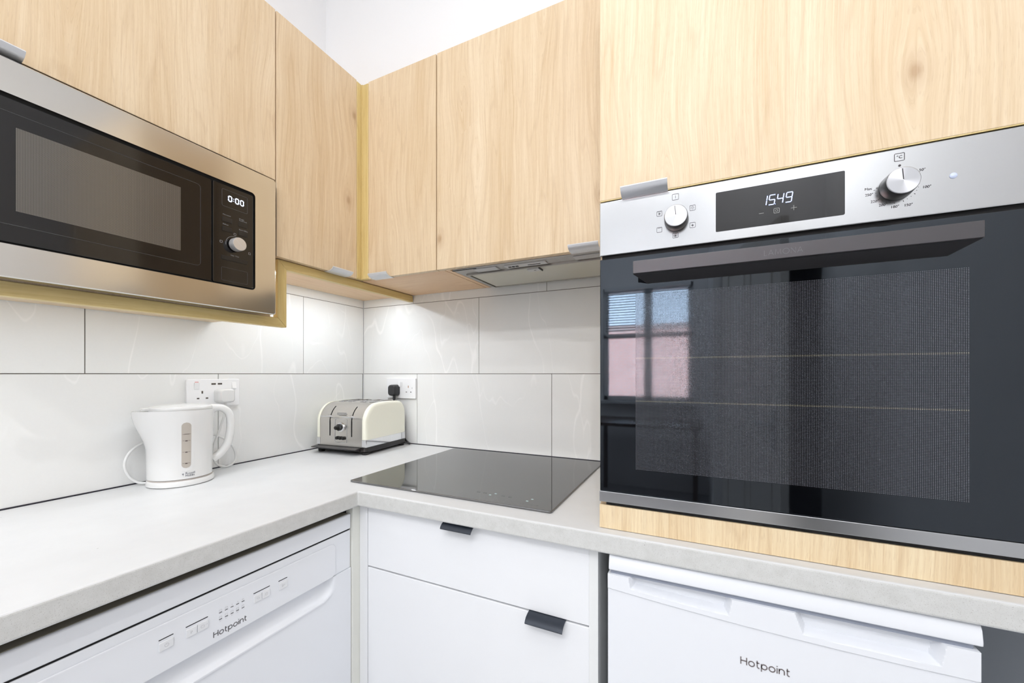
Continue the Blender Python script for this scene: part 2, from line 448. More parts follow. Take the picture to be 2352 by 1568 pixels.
tile_obj('tiling', wr, front_y(0), [(.91, 1.21, [.001, .307, .912, 1.512, 1.96]), (1.21, 1.51, [.001, .610, 1.21, 1.81, 1.96]), (1.51, 1.60, [.001, .288, .893, 1.49, 1.96])])
struct('wall_corner', MB().box(-.004, .742, -.198, .01, 2.22, CEIL).box(.80, 1.811, -.190, .01, 2.242, CEIL).prism([(.742, .01), (.742, -.198), (.80, -.190), (.80, .01)], 2.242, CEIL, lambda p, q, t: (p, q, t)), paint)
struct('ceiling', MB().box(-.12, RW + .12, -4.32, .12, CEIL, CEIL + .1), ceil_m)

def floor_mat():
    N = NT('pale_grey_floor'); p = N.pos(); x, y, z = N.xyz(p)
    br = N.n('ShaderNodeTexBrick'); N.l(p, br.inputs['Vector']); br.inputs['Scale'].default_value = 1.0
    br.inputs['Brick Width'].default_value = .9; br.inputs['Row Height'].default_value = .18; br.inputs['Mortar Size'].default_value = .003
    br.inputs['Color1'].default_value = srgb(206, 206, 206); br.inputs['Color2'].default_value = srgb(194, 195, 198); br.inputs['Mortar'].default_value = srgb(150, 150, 152)
    n = N.noise(p, 30, 4); N.set(col=N.mix(N.math('MULTIPLY', n, .3), br.outputs[0], srgb(180, 182, 186)), rough=.4); return N.m
struct('floor', MB().box(-.12, RW + .12, -4.32, .12, -.1, 0), floor_mat())
# far wall with the window, jog with the doorway
WX0, WX1, WZ0, WZ1 = .45, 1.36, .92, 2.15
m = MB()
m.box(-.12, WX0, -4.32, -4.2, 0, CEIL); m.box(WX1, 1.54, -4.32, -4.2, 0, CEIL); m.box(WX0, WX1, -4.32, -4.2, 0, WZ0); m.box(WX0, WX1, -4.32, -4.2, WZ1, CEIL)
struct('wall_rear', m, paint)
m = MB(); m.box(1.50, 1.58, -4.32, -3.0, 0, CEIL); m.box(1.58, RW, -3.08, -3.0, 2.05, CEIL); struct('wall_partition', m, paint)
struct('wall_side', MB().box(RW, RW + .12, -3.08, .12, 0, CEIL), paint)
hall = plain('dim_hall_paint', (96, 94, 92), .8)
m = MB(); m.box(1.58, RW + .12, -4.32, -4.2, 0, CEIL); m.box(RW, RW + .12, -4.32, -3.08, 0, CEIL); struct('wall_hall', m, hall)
# window
win = tag(bpy.data.objects.new('window_1', None), kind='structure'); COL.objects.link(win); win.location = (.9, -4.2, WZ0)
frame_m = plain('white_window_frame', (232, 236, 240), .3)
m = MB(); t = .05
m.box(WX0, WX1, -4.28, -4.22, WZ0, WZ0 + t); m.box(WX0, WX1, -4.28, -4.22, WZ1 - t, WZ1); m.box(WX0, WX0 + t, -4.28, -4.22, WZ0, WZ1); m.box(WX1 - t, WX1, -4.28, -4.22, WZ0, WZ1)
m.box(.88, .96, -4.28, -4.22, WZ0, WZ1); m.box(WX0, WX1, -4.28, -4.22, 1.60, 1.65)
m.build('window_frame', frame_m, win, bevel=.004)
N = NT('window_glass'); N.set(col=(1, 1, 1, 1), rough=0.0, trans=1.0, ior=1.05); glass = N.m
MB().box(WX0 + t, WX1 - t, -4.252, -4.248, WZ0 + t, WZ1 - t).build('pane', glass, win)
MB().box(WX0 - .03, WX1 + .03, -4.24, -4.12, WZ0 - .03, WZ0).build('window_sill', frame_m, win, bevel=.004)
bl = thing('venetian_blind', 'white venetian blind half lowered over the window, seen mirrored in the oven glass', 'blind', (.9, -4.19, WZ1))
m = MB()
for k in range(16):
    z = WZ1 - .05 - k * .028
    m.prism([(-.012, -.006), (.012, .006), (.012, .007), (-.012, -.005)], WX0 + .03, WX1 - .03, lambda p, q, s, z=z: (s, -4.185 + p, z + q))
m.build('slats', frame_m, bl); MB().box(WX0 + .02, WX1 - .02, -4.2, -4.16, WZ1 - .04, WZ1).build('head_rail', frame_m, bl)
MB().box(WX0 + .03, WX1 - .03, -4.197, -4.172, WZ1 - .53, WZ1 - .505).build('bottom_rail', frame_m, bl)
# brick house across the street
def brick_mat():
    N = NT('red_brick'); p = N.pos(); x, y, z = N.xyz(p); br = N.n('ShaderNodeTexBrick'); N.l(N.vec(x, z), br.inputs['Vector']); br.inputs['Scale'].default_value = 1
    br.inputs['Brick Width'].default_value = .22; br.inputs['Row Height'].default_value = .075; br.inputs['Mortar Size'].default_value = .008
    br.inputs['Color1'].default_value = srgb(206, 150, 134); br.inputs['Color2'].default_value = srgb(190, 134, 118); br.inputs['Mortar'].default_value = srgb(205, 195, 185)
    N.set(col=br.outputs[0], rough=.9); return N.m
tag(MB().box(-4, 6, -11.0, -10.6, -3, 2.5).build('brick_house', brick_mat()), 'red brick house wall across the street outside the window', 'building')
tb_ = thing('dining_table', 'dark wooden table under the window, seen mirrored low in the oven glass', 'table', (.95, -3.80, 0))
dkw = plain('dark_table_wood', (70, 52, 42), .3)
MB().box(.45, 1.44, -4.10, -3.50, .725, .755).build('tabletop', dkw, tb_, bevel=.004)
for lx in (.49, 1.36):
    for ly in (-4.06, -3.58): MB().box(lx, lx + .04, ly, ly + .04, .001, .725).build('leg', dkw, tb_, bevel=.003)
# door leaf ajar
d1 = tag(bpy.data.objects.new('door_1', None), kind='structure'); COL.objects.link(d1); d1.location = (1.575, -2.99, 0); d1.rotation_euler = (0, 0, math.atan2(.80, .23))
door_m = plain('white_door_paint', (236, 234, 230), .4)
m = MB(); L = .80; m.box(0, L, -.02, .02, .01, 2.02); m.build('door_leaf', door_m, d1, local=True, bevel=.002)
m = MB()
for a, b, c, d in ((.10, .36, 1.15, 1.88), (.44, .70, 1.15, 1.88), (.10, .36, .22, .92), (.44, .70, .22, .92)):
    for s in (1, -1):
        F = Face((0, .02 * s, 0), (1, 0, 0), (0, 0, 1), (0, s, 0)); stroke(m, F, [(a, c), (b, c), (b, d), (a, d)], .022, .007, closed=True)
m.build('panel_moulding', door_m, d1, local=True, bevel=.002)
m = MB(); m.box(L - .08, L - .045, .02, .027, .80, 1.02); m.tube([(L - .062, .027, .94), (L - .062, .06, .94), (L - .08, .065, .94), (L - .19, .065, .94)], .009)
m.build('door_handle', chrome, d1, local=True, smooth=1)

# ------------------------------------------------------------------ worktop
WF = .603; ZT = .910; ZB = .872
wt = thing('worktop', 'pale speckled concrete-look L-shaped worktop running round the corner', 'worktop', (.3, -.3, ZB))
def wt_outline(e=0): return [(.0, -1.26), (WF, -1.26), (WF, -WF), (1.965, -WF), (1.965, -.001), (.0, -.001)]
mb = MB()
XS = [.001, WF]
mb.prism(wt_outline(), ZB, ZT, lambda p, q, s: (max(p, .001), q, s))
mb.build('slab', worktop_m, wt, bevel=.004, seg=3)
m = MB(); m.box(0.0002, .0016, -1.26, -.001, ZT - .001, ZT + .0028); m.box(.001, 1.21, -.0016, -.0002, ZT - .001, ZT + .0028)
m.build('back_seal_shadow', plain('dark_seal_shadow', (38, 36, 46), .6), wt)  # dark strip: sealant line and its shadow painted as one
m = MB(); m.box(WF - .0008, WF + .0003, -WF - .0004, -WF + .0008, ZB + .001, ZT - .004); m.build('corner_joint', plain('joint_line', (196, 194, 188), .6), wt)

# ------------------------------------------------------------------ wall cabinets
DT = .018; XF = .3066; YF = .3034; ZC = 2.239; ZD = 1.5435
def pull(mb, F, u0, u1, v, up=1):
    """edge pull: plate under the door edge that curls out into a lip"""
    pr = [(-.014, -.0002), (.002, -.0002), (.010, .0012), (.017, .0042), (.022, .0085), (.0245, .0125)]
    th = .0022; out = pr + [(a + th * (.0 if i < 3 else .55), b - th) for i, (a, b) in reversed(list(enumerate(pr)))]
    return mb.prism(out, u0, u1, lambda p, q, s: F(s, v + up * (q - .0005), p))

# cabinet over the microwave
c1 = thing('wall_cabinet', 'oak wall cabinet housing the built-in microwave, far left', 'cabinet', (.15, -.92, 1.37))
m = MB(); m.box(.003, .285, -1.222, -1.204, 1.372, ZC); m.box(.003, .285, -.640, -.622, 1.372, ZC); m.box(.003, .285, -1.204, -.640, ZC - .018, ZC); m.box(.003, .285, -1.204, -.640, 1.757, 1.775); m.box(.003, .012, -1.204, -.64, 1.39, ZC - .02)
m.box(.003, .285, -1.204, -.640, 1.372, 1.384)
m.build('carcass', oak_v, c1)
d = MB().box(XF - DT, XF, -1.2205, -.6215, 1.757, ZC).build('door', oak_v, c1, bevel=.001)
m = MB(); pull(m, front_x(XF), -1.165, -1.083, 1.757); m.build('handle', alu, d, smooth=1, label='brushed aluminium edge pull')
# narrow one, left run
c2 = thing('wall_cabinet', 'narrow darker oak wall cabinet between the microwave and the inside corner', 'cabinet', (.15, -.45, ZD))
m = MB(); m.box(.003, .285, -.6205, -.602, ZD, ZC); m.box(.003, .285, -.602, -.002, ZC - .018, ZC); m.box(.003, .280, -.602, -.002, ZD + .0008, ZD + .018); m.box(.003, .012, -.602, -.002, ZD + .018, ZC - .018)
m.build('carcass', oak_in_y, c2)
d = MB().box(XF - DT, XF, -.6180, -.3285, ZD, ZC).build('door', oak_v, c2, bevel=.001)
m = MB(); pull(m, front_x(XF), -.448, -.366, ZD); m.build('handle', alu, d, smooth=1, label='brushed aluminium edge pull')
# corner post
cp = thing('corner_post', 'moulded light oak corner post where the two runs of wall cabinets meet', 'post', (.31, -.31, ZD))
m = MB(); m.box(.286, XF - .001, -.3265, -.3040, ZD + .001, ZC); m.build('left_strip', trim_z, cp, bevel=.004, seg=3)
m = MB(); m.box(.287, .3100, -.3050, -.2870, ZD + .002, ZC - .002); m.build('core', trim_z, cp)
m = MB(); m.box(XF - .0005, .3345, -.3034, -.286, ZD + .001, ZC - .001); m.build('right_strip', trim_z, cp, bevel=.004, seg=3)
# narrow one, right run
c3 = thing('wall_cabinet', 'narrow oak wall cabinet right of the inside corner, beside the extractor cabinet', 'cabinet', (.48, -.15, ZD))
m = MB(); m.box(.290, .645, -.282, -.002, ZD + .0008, ZD + .018); m.box(.628, .646, -.285, -.002, ZD + .018, ZC); m.box(.290, .628, -.285, -.002, ZC - .018, ZC)
m.build('carcass', oak_in_x, c3)
d = MB().box(.3365, .6255, -YF, -YF + DT, ZD, ZC).build('door', oak_v, c3, bevel=.001)
m = MB(); pull(m, front_y(-YF), .358, .440, ZD); m.build('handle', alu, d, smooth=1, label='brushed aluminium edge pull')
# hood cabinet
c4 = thing('wall_cabinet', 'wide oak wall cabinet above the hob with an extractor in its base', 'cabinet', (.92, -.15, ZD))
m = MB(); m.box(.6475, .664, -.282, -.002, ZD + .001, ZC); m.box(1.190, 1.206, -.285, -.002, ZD + .001, ZC); m.box(.664, 1.19, -.285, -.002, ZC - .018, ZC); m.box(.664, 1.19, -.012, -.002, ZD + .06, ZC - .018); m.box(.664, 1.19, -.285, -.281, ZD + .001, ZD + .02)
m.build('carcass', oak_in_x, c4)
d = MB().box(.6295, 1.2085, -YF, -YF + DT, ZD, ZC).build('door', oak_v, c4, bevel=.001)
m = MB(); pull(m, front_y(-YF), 1.072, 1.154, ZD); m.build('handle', alu, d, smooth=1, label='brushed aluminium edge pull')
# extractor
ho = thing('cooker_hood', 'grey metal extractor hood set into the underside of the cabinet over the hob', 'extractor hood', (.93, -.15, 1.54))
m = MB(); m.box(.672, 1.186, -.279, -.020, 1.541, 1.60); m.build('body', hood_m, ho, bevel=.002)
FD = flat_z(1.541, -1)
m = MB(); rect(m, FD, .705, 1.172, -.222, -.036, 0, .004); m.build('grease_filter', filter_m, ho, bevel=.001)
m = MB(); stroke(m, FD, [(.700, -.226), (1.177, -.226), (1.177, -.032), (.700, -.032)], .006, .006, closed=True); m.build('filter_frame', steel('hood_trim', (170, 168, 162), .3, 'x'), ho)
m = MB(); rect(m, FD, .690, .6935, -.222, -.030, 0, .0015); rect(m, FD, .672, .76, -.279, -.2765, 0, .0015); m.build('panel_gap', darkgap, ho)
for a, b in ((.745, .825), (1.07, 1.15)):
    m = MB(); rect(m, FD, a, b, -.270, -.238, 0, .003, .002); m.build('lamp_cover', hood_light, ho, bevel=.0008)
m = MB(); rect(m, FD, .850, .985, -.264, -.238, 0, .003, .002); sp = m.build('switch_panel', hood_sw, ho, bevel=.0006)
for k in range(3):
    m = MB(); rect(m, FD, .862 + .012 * k, .870 + .012 * k, -.257, -.250, .003, .005); m.build('switch', blackplastic, sp)
m = MB(); rect(m, FD, .925, .965, -.2535, -.2505, .003, .004); m.build('slider_slot', blackplastic, sp)
m = MB(); rect(m, FD, .905, .945, -.214, -.190, .004, .008, .002); lt = m.build('filter_latch', hood_sw, ho, bevel=.0006)
m = MB(); rect(m, FD, .947, .9495, -.222, -.188, .004, .009); rect(m, FD, .925, .932, -.2035, -.202, .008, .0085); m.build('latch_slot', blackplastic, lt)

# pelmet: mitred oak trim round the bottom of the left run
pe = thing('pelmet', 'yellowish oak light pelmet stepping round the microwave and along to the tiled wall', 'pelmet', (.28, -.6, 1.345))
PX0, PX1 = .266, .284
fx = lambda p, q, s: (s, p, q)
m = MB(); m.prism([(-1.25, 1.346), (-.575, 1.346), (-.6015, 1.3725), (-1.25, 1.3725)], PX0, PX1 + .004, fx); m.build('bottom_strip', trim_y, pe, bevel=.0012)
m = MB(); m.prism([(-.5745, 1.3462), (-.5745, 1.5165), (-.601, 1.5425), (-.601, 1.3730)], PX0, PX1 + .004, fx); m.build('upright_strip', trim_z, pe, bevel=.0012)
m = MB(); m.prism([(-.600, 1.5430), (-.5735, 1.5170), (-.0012, 1.5170), (-.0012, 1.5430)], PX0, PX1 + .002, fx); m.build('top_strip', trim_y, pe, bevel=.0012)
# under-cabinet lights
for li, (x, y0, y1, z, lab) in enumerate(((.208, -.565, -.100, 1.5436, 'slim white led strip light under the narrow left wall cabinet'), (.205, -1.20, -.62, 1.3718, 'slim white led strip light under the microwave cabinet'))):
    s = thing('led_strip', lab, 'light', (x, (y0 + y1) / 2, z))
    MB().box(x - .007, x + .007, y0, y1, z - .0028, z - .0002).build('channel', alu, s)
    MB().box(x - .006, x + .006, y0 + .004, y1 - .004, z - .0034, z - .0026).build('diffuser', led_m[li], s)

# ------------------------------------------------------------------ microwave
MX = .325
mw = thing('microwave', 'built-in black microwave in a brushed steel frame, display reading 0:00', 'microwave', (.2, -.92, 1.38))
FX = front_x(MX - .004)
oy0, oy1, oz0, oz1 = -1.216, -.632, 1.3735, 1.7465
iy0, iy1, iz0, iz1 = -1.158, -.6885, 1.4305, 1.6865
outer = rrect(oy0, oy1, oz0, oz1, .006, 5); inner = rrect(iy0, iy1, iz0, iz1, .010, 5)
n = len(outer); m = MB()
def P3(p, x): return (x, p[0], p[1])
vs = [P3(p, XF) for p in outer] + [P3(p, MX - .002) for p in outer]
vs += [P3((p[0] + (.002 if p[0] < -.9 else -.002), p[1] + (.002 if p[1] < 1.55 else -.002)), MX) for p in outer]
vs += [P3(p, MX) for p in inner] + [P3(p, MX - .010) for p in inner]
fs = []
for k in range(4):
    for i in range(n): j = (i + 1) % n; fs.append((k * n + i, k * n + j, (k + 1) * n + j, (k + 1) * n + i))
m.add(vs, fs); m.build('trim_frame', steel_y, mw, smooth=1, label='brushed steel surround')
MB().box(.03, XF + .004, -1.19, -.66, 1.395, 1.735).build('body', blackplastic, mw)
m = MB(); m.box(XF + .004, MX - .008, iy0, iy1, iz0, iz1); m.build('gap_backing', darkgap, mw)
m = MB(); poly(m, front_x(0), rrect(iy0 + .003, -.7905, iz0 + .004, iz1 - .006, .004), MX - .014, MX - .004); dr = m.build('door', mwblack, mw, bevel=.001)
FM = front_x(MX - .004)
m = MB(); ring(m, FM, -1.140, -.8135, 1.465, 1.657, .0007, .008, .0004); m.build('groove', mwedge, dr)
m = MB(); rect(m, FM, -1.092, -.853, 1.490, 1.634, 0, .0005); m.build('window', mwmesh, dr, label='grey perforated viewing screen')
m = MB(); poly(m, front_x(0), rrect(-.7875, iy1 - .003, iz0 + .004, iz1 - .006, .004), MX - .014, MX - .004); pn = m.build('control_panel', mwblack, mw, bevel=.001)
m = MB(); ring(m, FM, -.767, -.7065, 1.627, 1.669, .0008, .003, .0004); m.build('display_frame', mwedge, pn)
m = MB(); u = -.7555
u = -.7520
sevenseg(m, FM, '0', u, 1.6435, .0072, .0125, .0022, .0)
stroke(m, FM, [(u + .0118, 1.6465), (u + .0118, 1.6480)], .0016); stroke(m, FM, [(u + .0118, 1.6515), (u + .0118, 1.6530)], .0016)
sevenseg(m, FM, '0', u + .0165, 1.6435, .0072, .0125, .0022, .0); sevenseg(m, FM, '0', u + .0285, 1.6435, .0072, .0125, .0022, .0)
m.build('display_digits', digits_w, pn, label='glowing white 0:00')
for (a, b, c, dd) in ((-.7665, -.7435, 1.588, 1.600), (-.7665, -.7435, 1.5645, 1.5765), (-.7280, -.7065, 1.588, 1.600), (-.7280, -.7065, 1.5645, 1.5765)):
    m = MB(); rect(m, FM, a, b, c, dd, 0, .0012, .001); m.build('button', blackplastic, pn, bevel=.0004)
m = MB(); rect(m, FM, -.768, -.7065, 1.494, 1.5045, 0, .0012, .001); m.build('button', blackplastic, pn, bevel=.0004)
m = MB(); ring(m, FM, -.768, -.7065, 1.4425, 1.475, .0007, .002); m.build('door_release', mwedge, pn)
m = MB()
for s, u, v in (('Microwave', -.7655, 1.6060), ('Defrost', -.7655, 1.5820), ('Weight', -.7275, 1.6075), ('Time/Clock', -.7275, 1.6035), ('Start/+30Sec.', -.7275, 1.5800)):
    text(m, FM, s, u, v, .0042)
text(m, FM, 'Stop / Clear', -.7370, 1.5090, .0042, 'CENTER')
for u, v in ((-.7370, 1.5640), (-.7690, 1.5370), (-.7010, 1.5250)): ring(m, FM, u - .0025, u + .0025, v - .0025, v + .0025, .0006, .0006)
stroke(m, FM, arc(-.7370, 1.5365, .0215, 60, 190, 14), .0006)
m.build('panel_print', plateprint, pn)
m = MB(); kc = (MX - .004, -.7370, 1.5365); m.lathe([(.0150, 0), (.0155, .002), (.0155, .004)], kc, 'x', 40); kb = m.build('knob_collar', blackplastic, pn, smooth=1)
m = MB(); m.lathe([(.0165, .004), (.0165, .0195), (.0155, .0215), (.0001, .0215)], kc, 'x', 48); kn = m.build('knob', plain('silver_plastic', (214, 212, 210), .35, metal=.6), mw, smooth=1)
m = MB(); F2 = front_x(kc[0] + .0215); stroke(m, F2, [(kc[1] - .011, kc[2] + .011), (kc[1] + .011, kc[2] - .011)], .0005, .0003); m.build('pointer', whiteplastic, kn)

# ------------------------------------------------------------------ tall oven housing and oven
OX0, OX1 = 1.214, 1.812; OY = -.5700
oh = thing('oven_housing', 'tall oak cabinet around the built-in oven, standing on the worktop', 'cabinet', (1.51, -.28, ZT))
m = MB(); m.box(OX0, OX0 + .018, OY + .001, -.002, ZT + .0005, ZC); m.box(OX1 - .018, OX1, OY + .001, -.002, ZT + .0005, ZC)
m.box(OX0 + .018, OX1 - .018, OY + .02, -.002, ZT + .001, .955); m.box(OX0 + .018, OX1 - .018, OY + .02, -.002, 1.548, 1.566); m.box(OX0 + .018, OX1 - .018, OY + .001, -.002, ZC - .018, ZC); m.box(OX0 + .018, OX1 - .018, -.012, -.002, .955, ZC - .018)
m.build('carcass', oak_v, oh)
m = MB(); m.box(OX0 - .0005, OX1, OY - .0072, OY + .0005, ZT + .0008, .9555); m.build('base_rail', oak_rail, oh, bevel=.0006)
DY = -.5775
dv = MB().box(OX0, OX1, DY, DY + DT - .011, 1.5455, ZC).build('door', oak_v, oh, bevel=.001)
m = MB(); m.box(OX0 + .001, OX1, DY + .0005, DY + .004, 1.5438, 1.5456); m.build('door_edging', trim_z, dv)
m = MB(); pull(m, front_y(DY), 1.257, 1.338, 1.5435); m.build('handle', alu, dv, smooth=1, label='brushed aluminium edge pull')

ov = thing('oven', 'built-in single oven with steel fascia, black glass door and clock at 15:49', 'oven', (1.51, -.3, .96))
FY = -.5800
MB().box(OX0 + .020, OX1 - .020, OY - .001, -.02, .975, 1.530).build('body', blackplastic, ov)
fa = MB().box(OX0, OX1 - .003, FY, OY - .001, 1.4375, 1.5410).build('fascia', steel_x, ov, bevel=.0015)
F = front_y(FY)
m = MB(); m.box(OX0 + .004, OX1 - .006, FY + .006, OY, 1.428, 1.4375); m.build('vent_gap', darkgap, ov)
do = MB().box(OX0 + .001, OX1 - .004, FY, OY - .0005, .9835, 1.4305).build('door', blackglass, ov, bevel=.0012, label='black mirror-glass door')
m = MB(); rect(m, F, 1.281, 1.7285, 1.030, 1.358, 0, .0003); m.build('door_window', dots_m, do, label='dotted viewing screen in the glass')
MB().box(OX0, OX1 - .003, FY - .0008, OY - .0005, .9625, .9832).build('door_trim', steel_x, do, bevel=.001, label='brushed steel strip under the glass')
MB().box(OX0 + .012, OX1 - .012, OY - .004, OY, .9560, .9622).build('lower_vent', darkgap, ov)
# handle: bar whose ends and underside slope back to the glass
m = MB(); hz0, hz1, hy = 1.3880, 1.4105, -.6185
fr = [(1.282, hz0), (1.726, hz0), (1.726, hz1), (1.282, hz1)]; bk = [(1.303, 1.3760), (1.707, 1.3760), (1.707, hz1 - .004), (1.303, hz1 - .004)]
m.loft([[(x, FY + .0002, z) for x, z in bk], [(x, hy + .006, z - .0005) for x, z in fr], [(x, hy, z) for x, z in fr]])
hd = m.build('handle', blacksteel, do, bevel=.0008, label='black brushed bar handle')
m = MB(); letters(m, front_y(hy), 'LAMONA', 1.4810, 1.3945, .0056, .00045, .42, .0003); m.build('lettering', plain('etched_grey', (120, 120, 124), .4, metal=.5), hd)
# display
m = MB(); rect(m, F, 1.415, 1.5915, 1.4545, 1.5220, 0, .0006, .0018); dp = m.build('display', plain('display_glass', (10, 10, 12), .05, spec=.5), fa)
m = MB(); FD2 = front_y(FY - .0006)
for ch, u in (('1', 1.4885), ('5', 1.4918), ('4', 1.5032), ('9', 1.5150)): sevenseg(m, FD2, ch, u - (.008 if ch == '1' else 0), 1.4870, .0080, .0155, .0013, .14)
stroke(m, FD2, [(1.5014, 1.4865), (1.5014, 1.4875)], .0010)
m.build('clock_digits', digits_m, dp, label='glowing blue-white 15.49')
m = MB(); stroke(m, FD2, [(1.4785, 1.4750), (1.4855, 1.4750)], .0008); stroke(m, FD2, [(1.5225, 1.4765), (1.5305, 1.4765)], .0008); stroke(m, FD2, [(1.5265, 1.4725), (1.5265, 1.4805)], .0008)
ring(m, FD2, 1.4995, 1.5070, 1.4722, 1.4797, .0008, .001); ring(m, FD2, 1.5018, 1.5047, 1.4745, 1.4774, .0006, .0005)
m.build('touch_marks', touch_m, dp)
# knobs
def oven_knob(x, z, r):
    b = MB(); b.lathe([(r * 1.02, 0), (r * 1.05, .001), (r * 1.0, .0185), (r * .98, .020)], (x, FY, z), '-y', 56)
    k = b.build('knob', blackplastic, fa, smooth=1)
    b = MB(); b.lathe([(r * .97, .019), (r * .97, .0212), (r * .93, .0218), (.0002, .0218)], (x, FY, z), '-y', 56)
    N = NT('spun_metal_cap'); px, py, pz = N.xyz(N.pos())
    ang = N.math('ARCTAN2', N.math('SUBTRACT', pz, z), N.math('SUBTRACT', px, x))
    g = N.math('POWER', N.math('ABSOLUTE', N.math('COSINE', N.math('ADD', ang, .9))), 6.0)  # fan-shaped highlight of spun metal painted into the cap colour
    N.set(col=N.mix(g, srgb(172, 173, 176), srgb(226, 227, 230)), metal=.95, rough=.30)
    t = b.build('metal_cap', N.m, k, smooth=1)
    b = MB(); stroke(b, front_y(FY - .0218), [(x - .0002, z + .001), (x - .0014, z + r * .86)], .0010, .0003); b.build('pointer', blackprint, k)
oven_knob(1.352, 1.4865, .0193); oven_knob(1.652, 1.4855, .0193)
m = MB()
for i, (u, v) in enumerate(((1.3505, 1.5275), (1.3785, 1.5030), (1.3785, 1.4725), (1.3505, 1.4585), (1.3235, 1.4725), (1.3235, 1.5020))):
    s = .0052 if i == 0 else .0044; ring(m, F, u - s, u + s, v - s, v + s, .0006, .0008)
    if i == 0: stroke(m, F, [(u, v - .0025), (u, v + .0025)], .0006)
    if i == 1:
        stroke(m, F, arc(u, v + .0004, .0015, 0, 360, 10), .0004)
        for a in range(0, 360, 45): stroke(m, F, [(u + .0022 * math.cos(math.radians(a)), v + .0022 * math.sin(math.radians(a))), (u + .0031 * math.cos(math.radians(a)), v + .0031 * math.sin(math.radians(a)))], .0003)
    if i in (2, 3, 5):
        for a in range(0, 360, 90): stroke(m, F, arc(u + .0011 * math.cos(math.radians(a)), v - .0003 + .0011 * math.sin(math.radians(a)), .0006, 0, 360, 8), .0005)
    if i == 3: stroke(m, F, arc(u, v, .0030, 0, 360, 14), .0004)
    if i in (4, 5): stroke(m, F, [(u - .003, v + .003), (u - .0015, v + .0034), (0 + u, v + .003), (u + .0015, v + .0034), (u + .003, v + .003)], .0004)
ring(m, F, 1.6495, 1.6605, 1.5225, 1.5335, .0007, .001); text(m, F, '\u00b0C', 1.6550, 1.5280, .0062, 'CENTER')
for s, u, v, al in (('50\u00b0', 1.6765, 1.5040, 'LEFT'), ('100\u00b0', 1.6800, 1.4785, 'LEFT'), ('150\u00b0', 1.6650, 1.4560, 'CENTER'), ('180\u00b0', 1.6500, 1.4560, 'CENTER'), ('200\u00b0', 1.6365, 1.4610, 'CENTER'), ('220\u00b0', 1.6270, 1.4680, 'CENTER'), ('250\u00b0', 1.6205, 1.4790, 'CENTER'), ('Max', 1.6195, 1.4880, 'CENTER')):
    text(m, F, s, u, v, .0052, al)
stroke(m, F, arc(1.6552, 1.5155, .0009, 0, 360, 10), .0014); stroke(m, F, arc(1.6295, 1.4875, .0008, 0, 360, 10), .0004)
stroke(m, F, arc(1.3505, 1.5120, .0011, 0, 360, 10), .0005)
for k in range(16):
    a = math.radians(-5 - 170 * k / 15); r0, r1 = .0245, (.0265 if k in (3, 6, 8, 10, 12, 15) else .0252)
    stroke(m, F, [(1.652 + r0 * math.cos(a), 1.487 + r0 * math.sin(a)), (1.652 + r1 * math.cos(a), 1.487 + r1 * math.sin(a))], .0005)
m.build('fascia_print', plain('dial_print', (62, 58, 60), .5), fa)
m = MB(); m.lathe([(.0042, 0), (.0042, .0004), (.0034, .0012), (.0002, .0018)], (1.7125, FY, 1.4885), '-y', 20); m.build('indicator_lamp', plain('clear_blue_lens', (205, 215, 240), .1), fa, smooth=1)

# ------------------------------------------------------------------ hob
hb = thing('induction_hob', 'black glass induction hob set into the worktop', 'hob', (.81, -.29, ZT))
m = MB(); poly(m, flat_z(0), rrect(.5135, 1.1035, -.5480, -.0280, .006, 4), ZT + .0002, ZT + .0052); gl = m.build('glass', hobglass, hb, bevel=.0012)
m = MB(); FH = flat_z(ZT + .0052)
for cx in (.905, 1.005):
    pass
for (a, b) in ((.893, -.492), (.911, -.492)): ring(m, FH, a - .004, a + .004, b - .003, b + .003, .0004)
for (a, b) in ((.962, -.494), (.982, -.496)): ring(m, FH, a - .004, a + .004, b - .003, b + .003, .0004)
letters(m, FH, 'LAMONA', 1.022, -.529, .0050, .0003, .42, .0001)
m.build('printed_marks', plain('hob_print', (120, 122, 124), .4), gl)
keyp = plain('hob_key_print', (190, 215, 218), .4)
for (a, b) in ((.930, -.501), (.938, -.487), (1.030, -.506), (1.036, -.489)):
    m = MB(); rect(m, FH, a - .0028, a + .0028, b - .0022, b + .0022, 0, .0002); m.build('touch_key', keyp, gl)

# ------------------------------------------------------------------ base unit under the hob
bu = thing('base_unit', 'white gloss base unit under the hob with one drawer and one door', 'cabinet', (.9, -.3, .1))
YD = -.5800
m = MB(); m.box(.604, .622, YD + .019, -.02, .10, ZB - .001); m.box(1.193, 1.211, YD + .001, -.02, .10, ZB - .001); m.box(.622, 1.193, YD + .02, -.02, .10, .118); m.box(.622, 1.193, -.03, -.02, .118, ZB - .001); m.box(.622, 1.193, YD + .02, -.03, ZB - .03, ZB - .001)
m.build('carcass', white_edge, bu, bevel=.0006)
MB().box(.6045, 1.211, YD + .07, YD + .055, .002, .099).build('plinth', white_edge, bu)
dw1 = MB().box(.6135, 1.1935, YD, YD + DT, .7135, .8685).build('drawer', white_gloss, bu, bevel=.0012)
m = MB(); pull(m, front_y(YD), .857, .937, .8690, -1); m.build('handle', blackhandle, dw1, smooth=1, label='black edge pull')
dw2 = MB().box(.6135, 1.1935, YD, YD + DT, .1060, .7095).build('door', white_gloss, bu, bevel=.0012)
m = MB(); pull(m, front_y(YD), 1.066, 1.146, .7100, -1); m.build('handle', blackhandle, dw2, smooth=1, label='black edge pull')
cf = thing('filler_post', 'cream-white filler strip in the corner between the dishwasher and the hob unit', 'panel', (.59, -.6, .1))
m = MB(); m.box(.584, .6115, YD + .0005, YD + .018, .10, ZB - .0008); m.build('right_strip', white_gloss, cf, bevel=.0006)
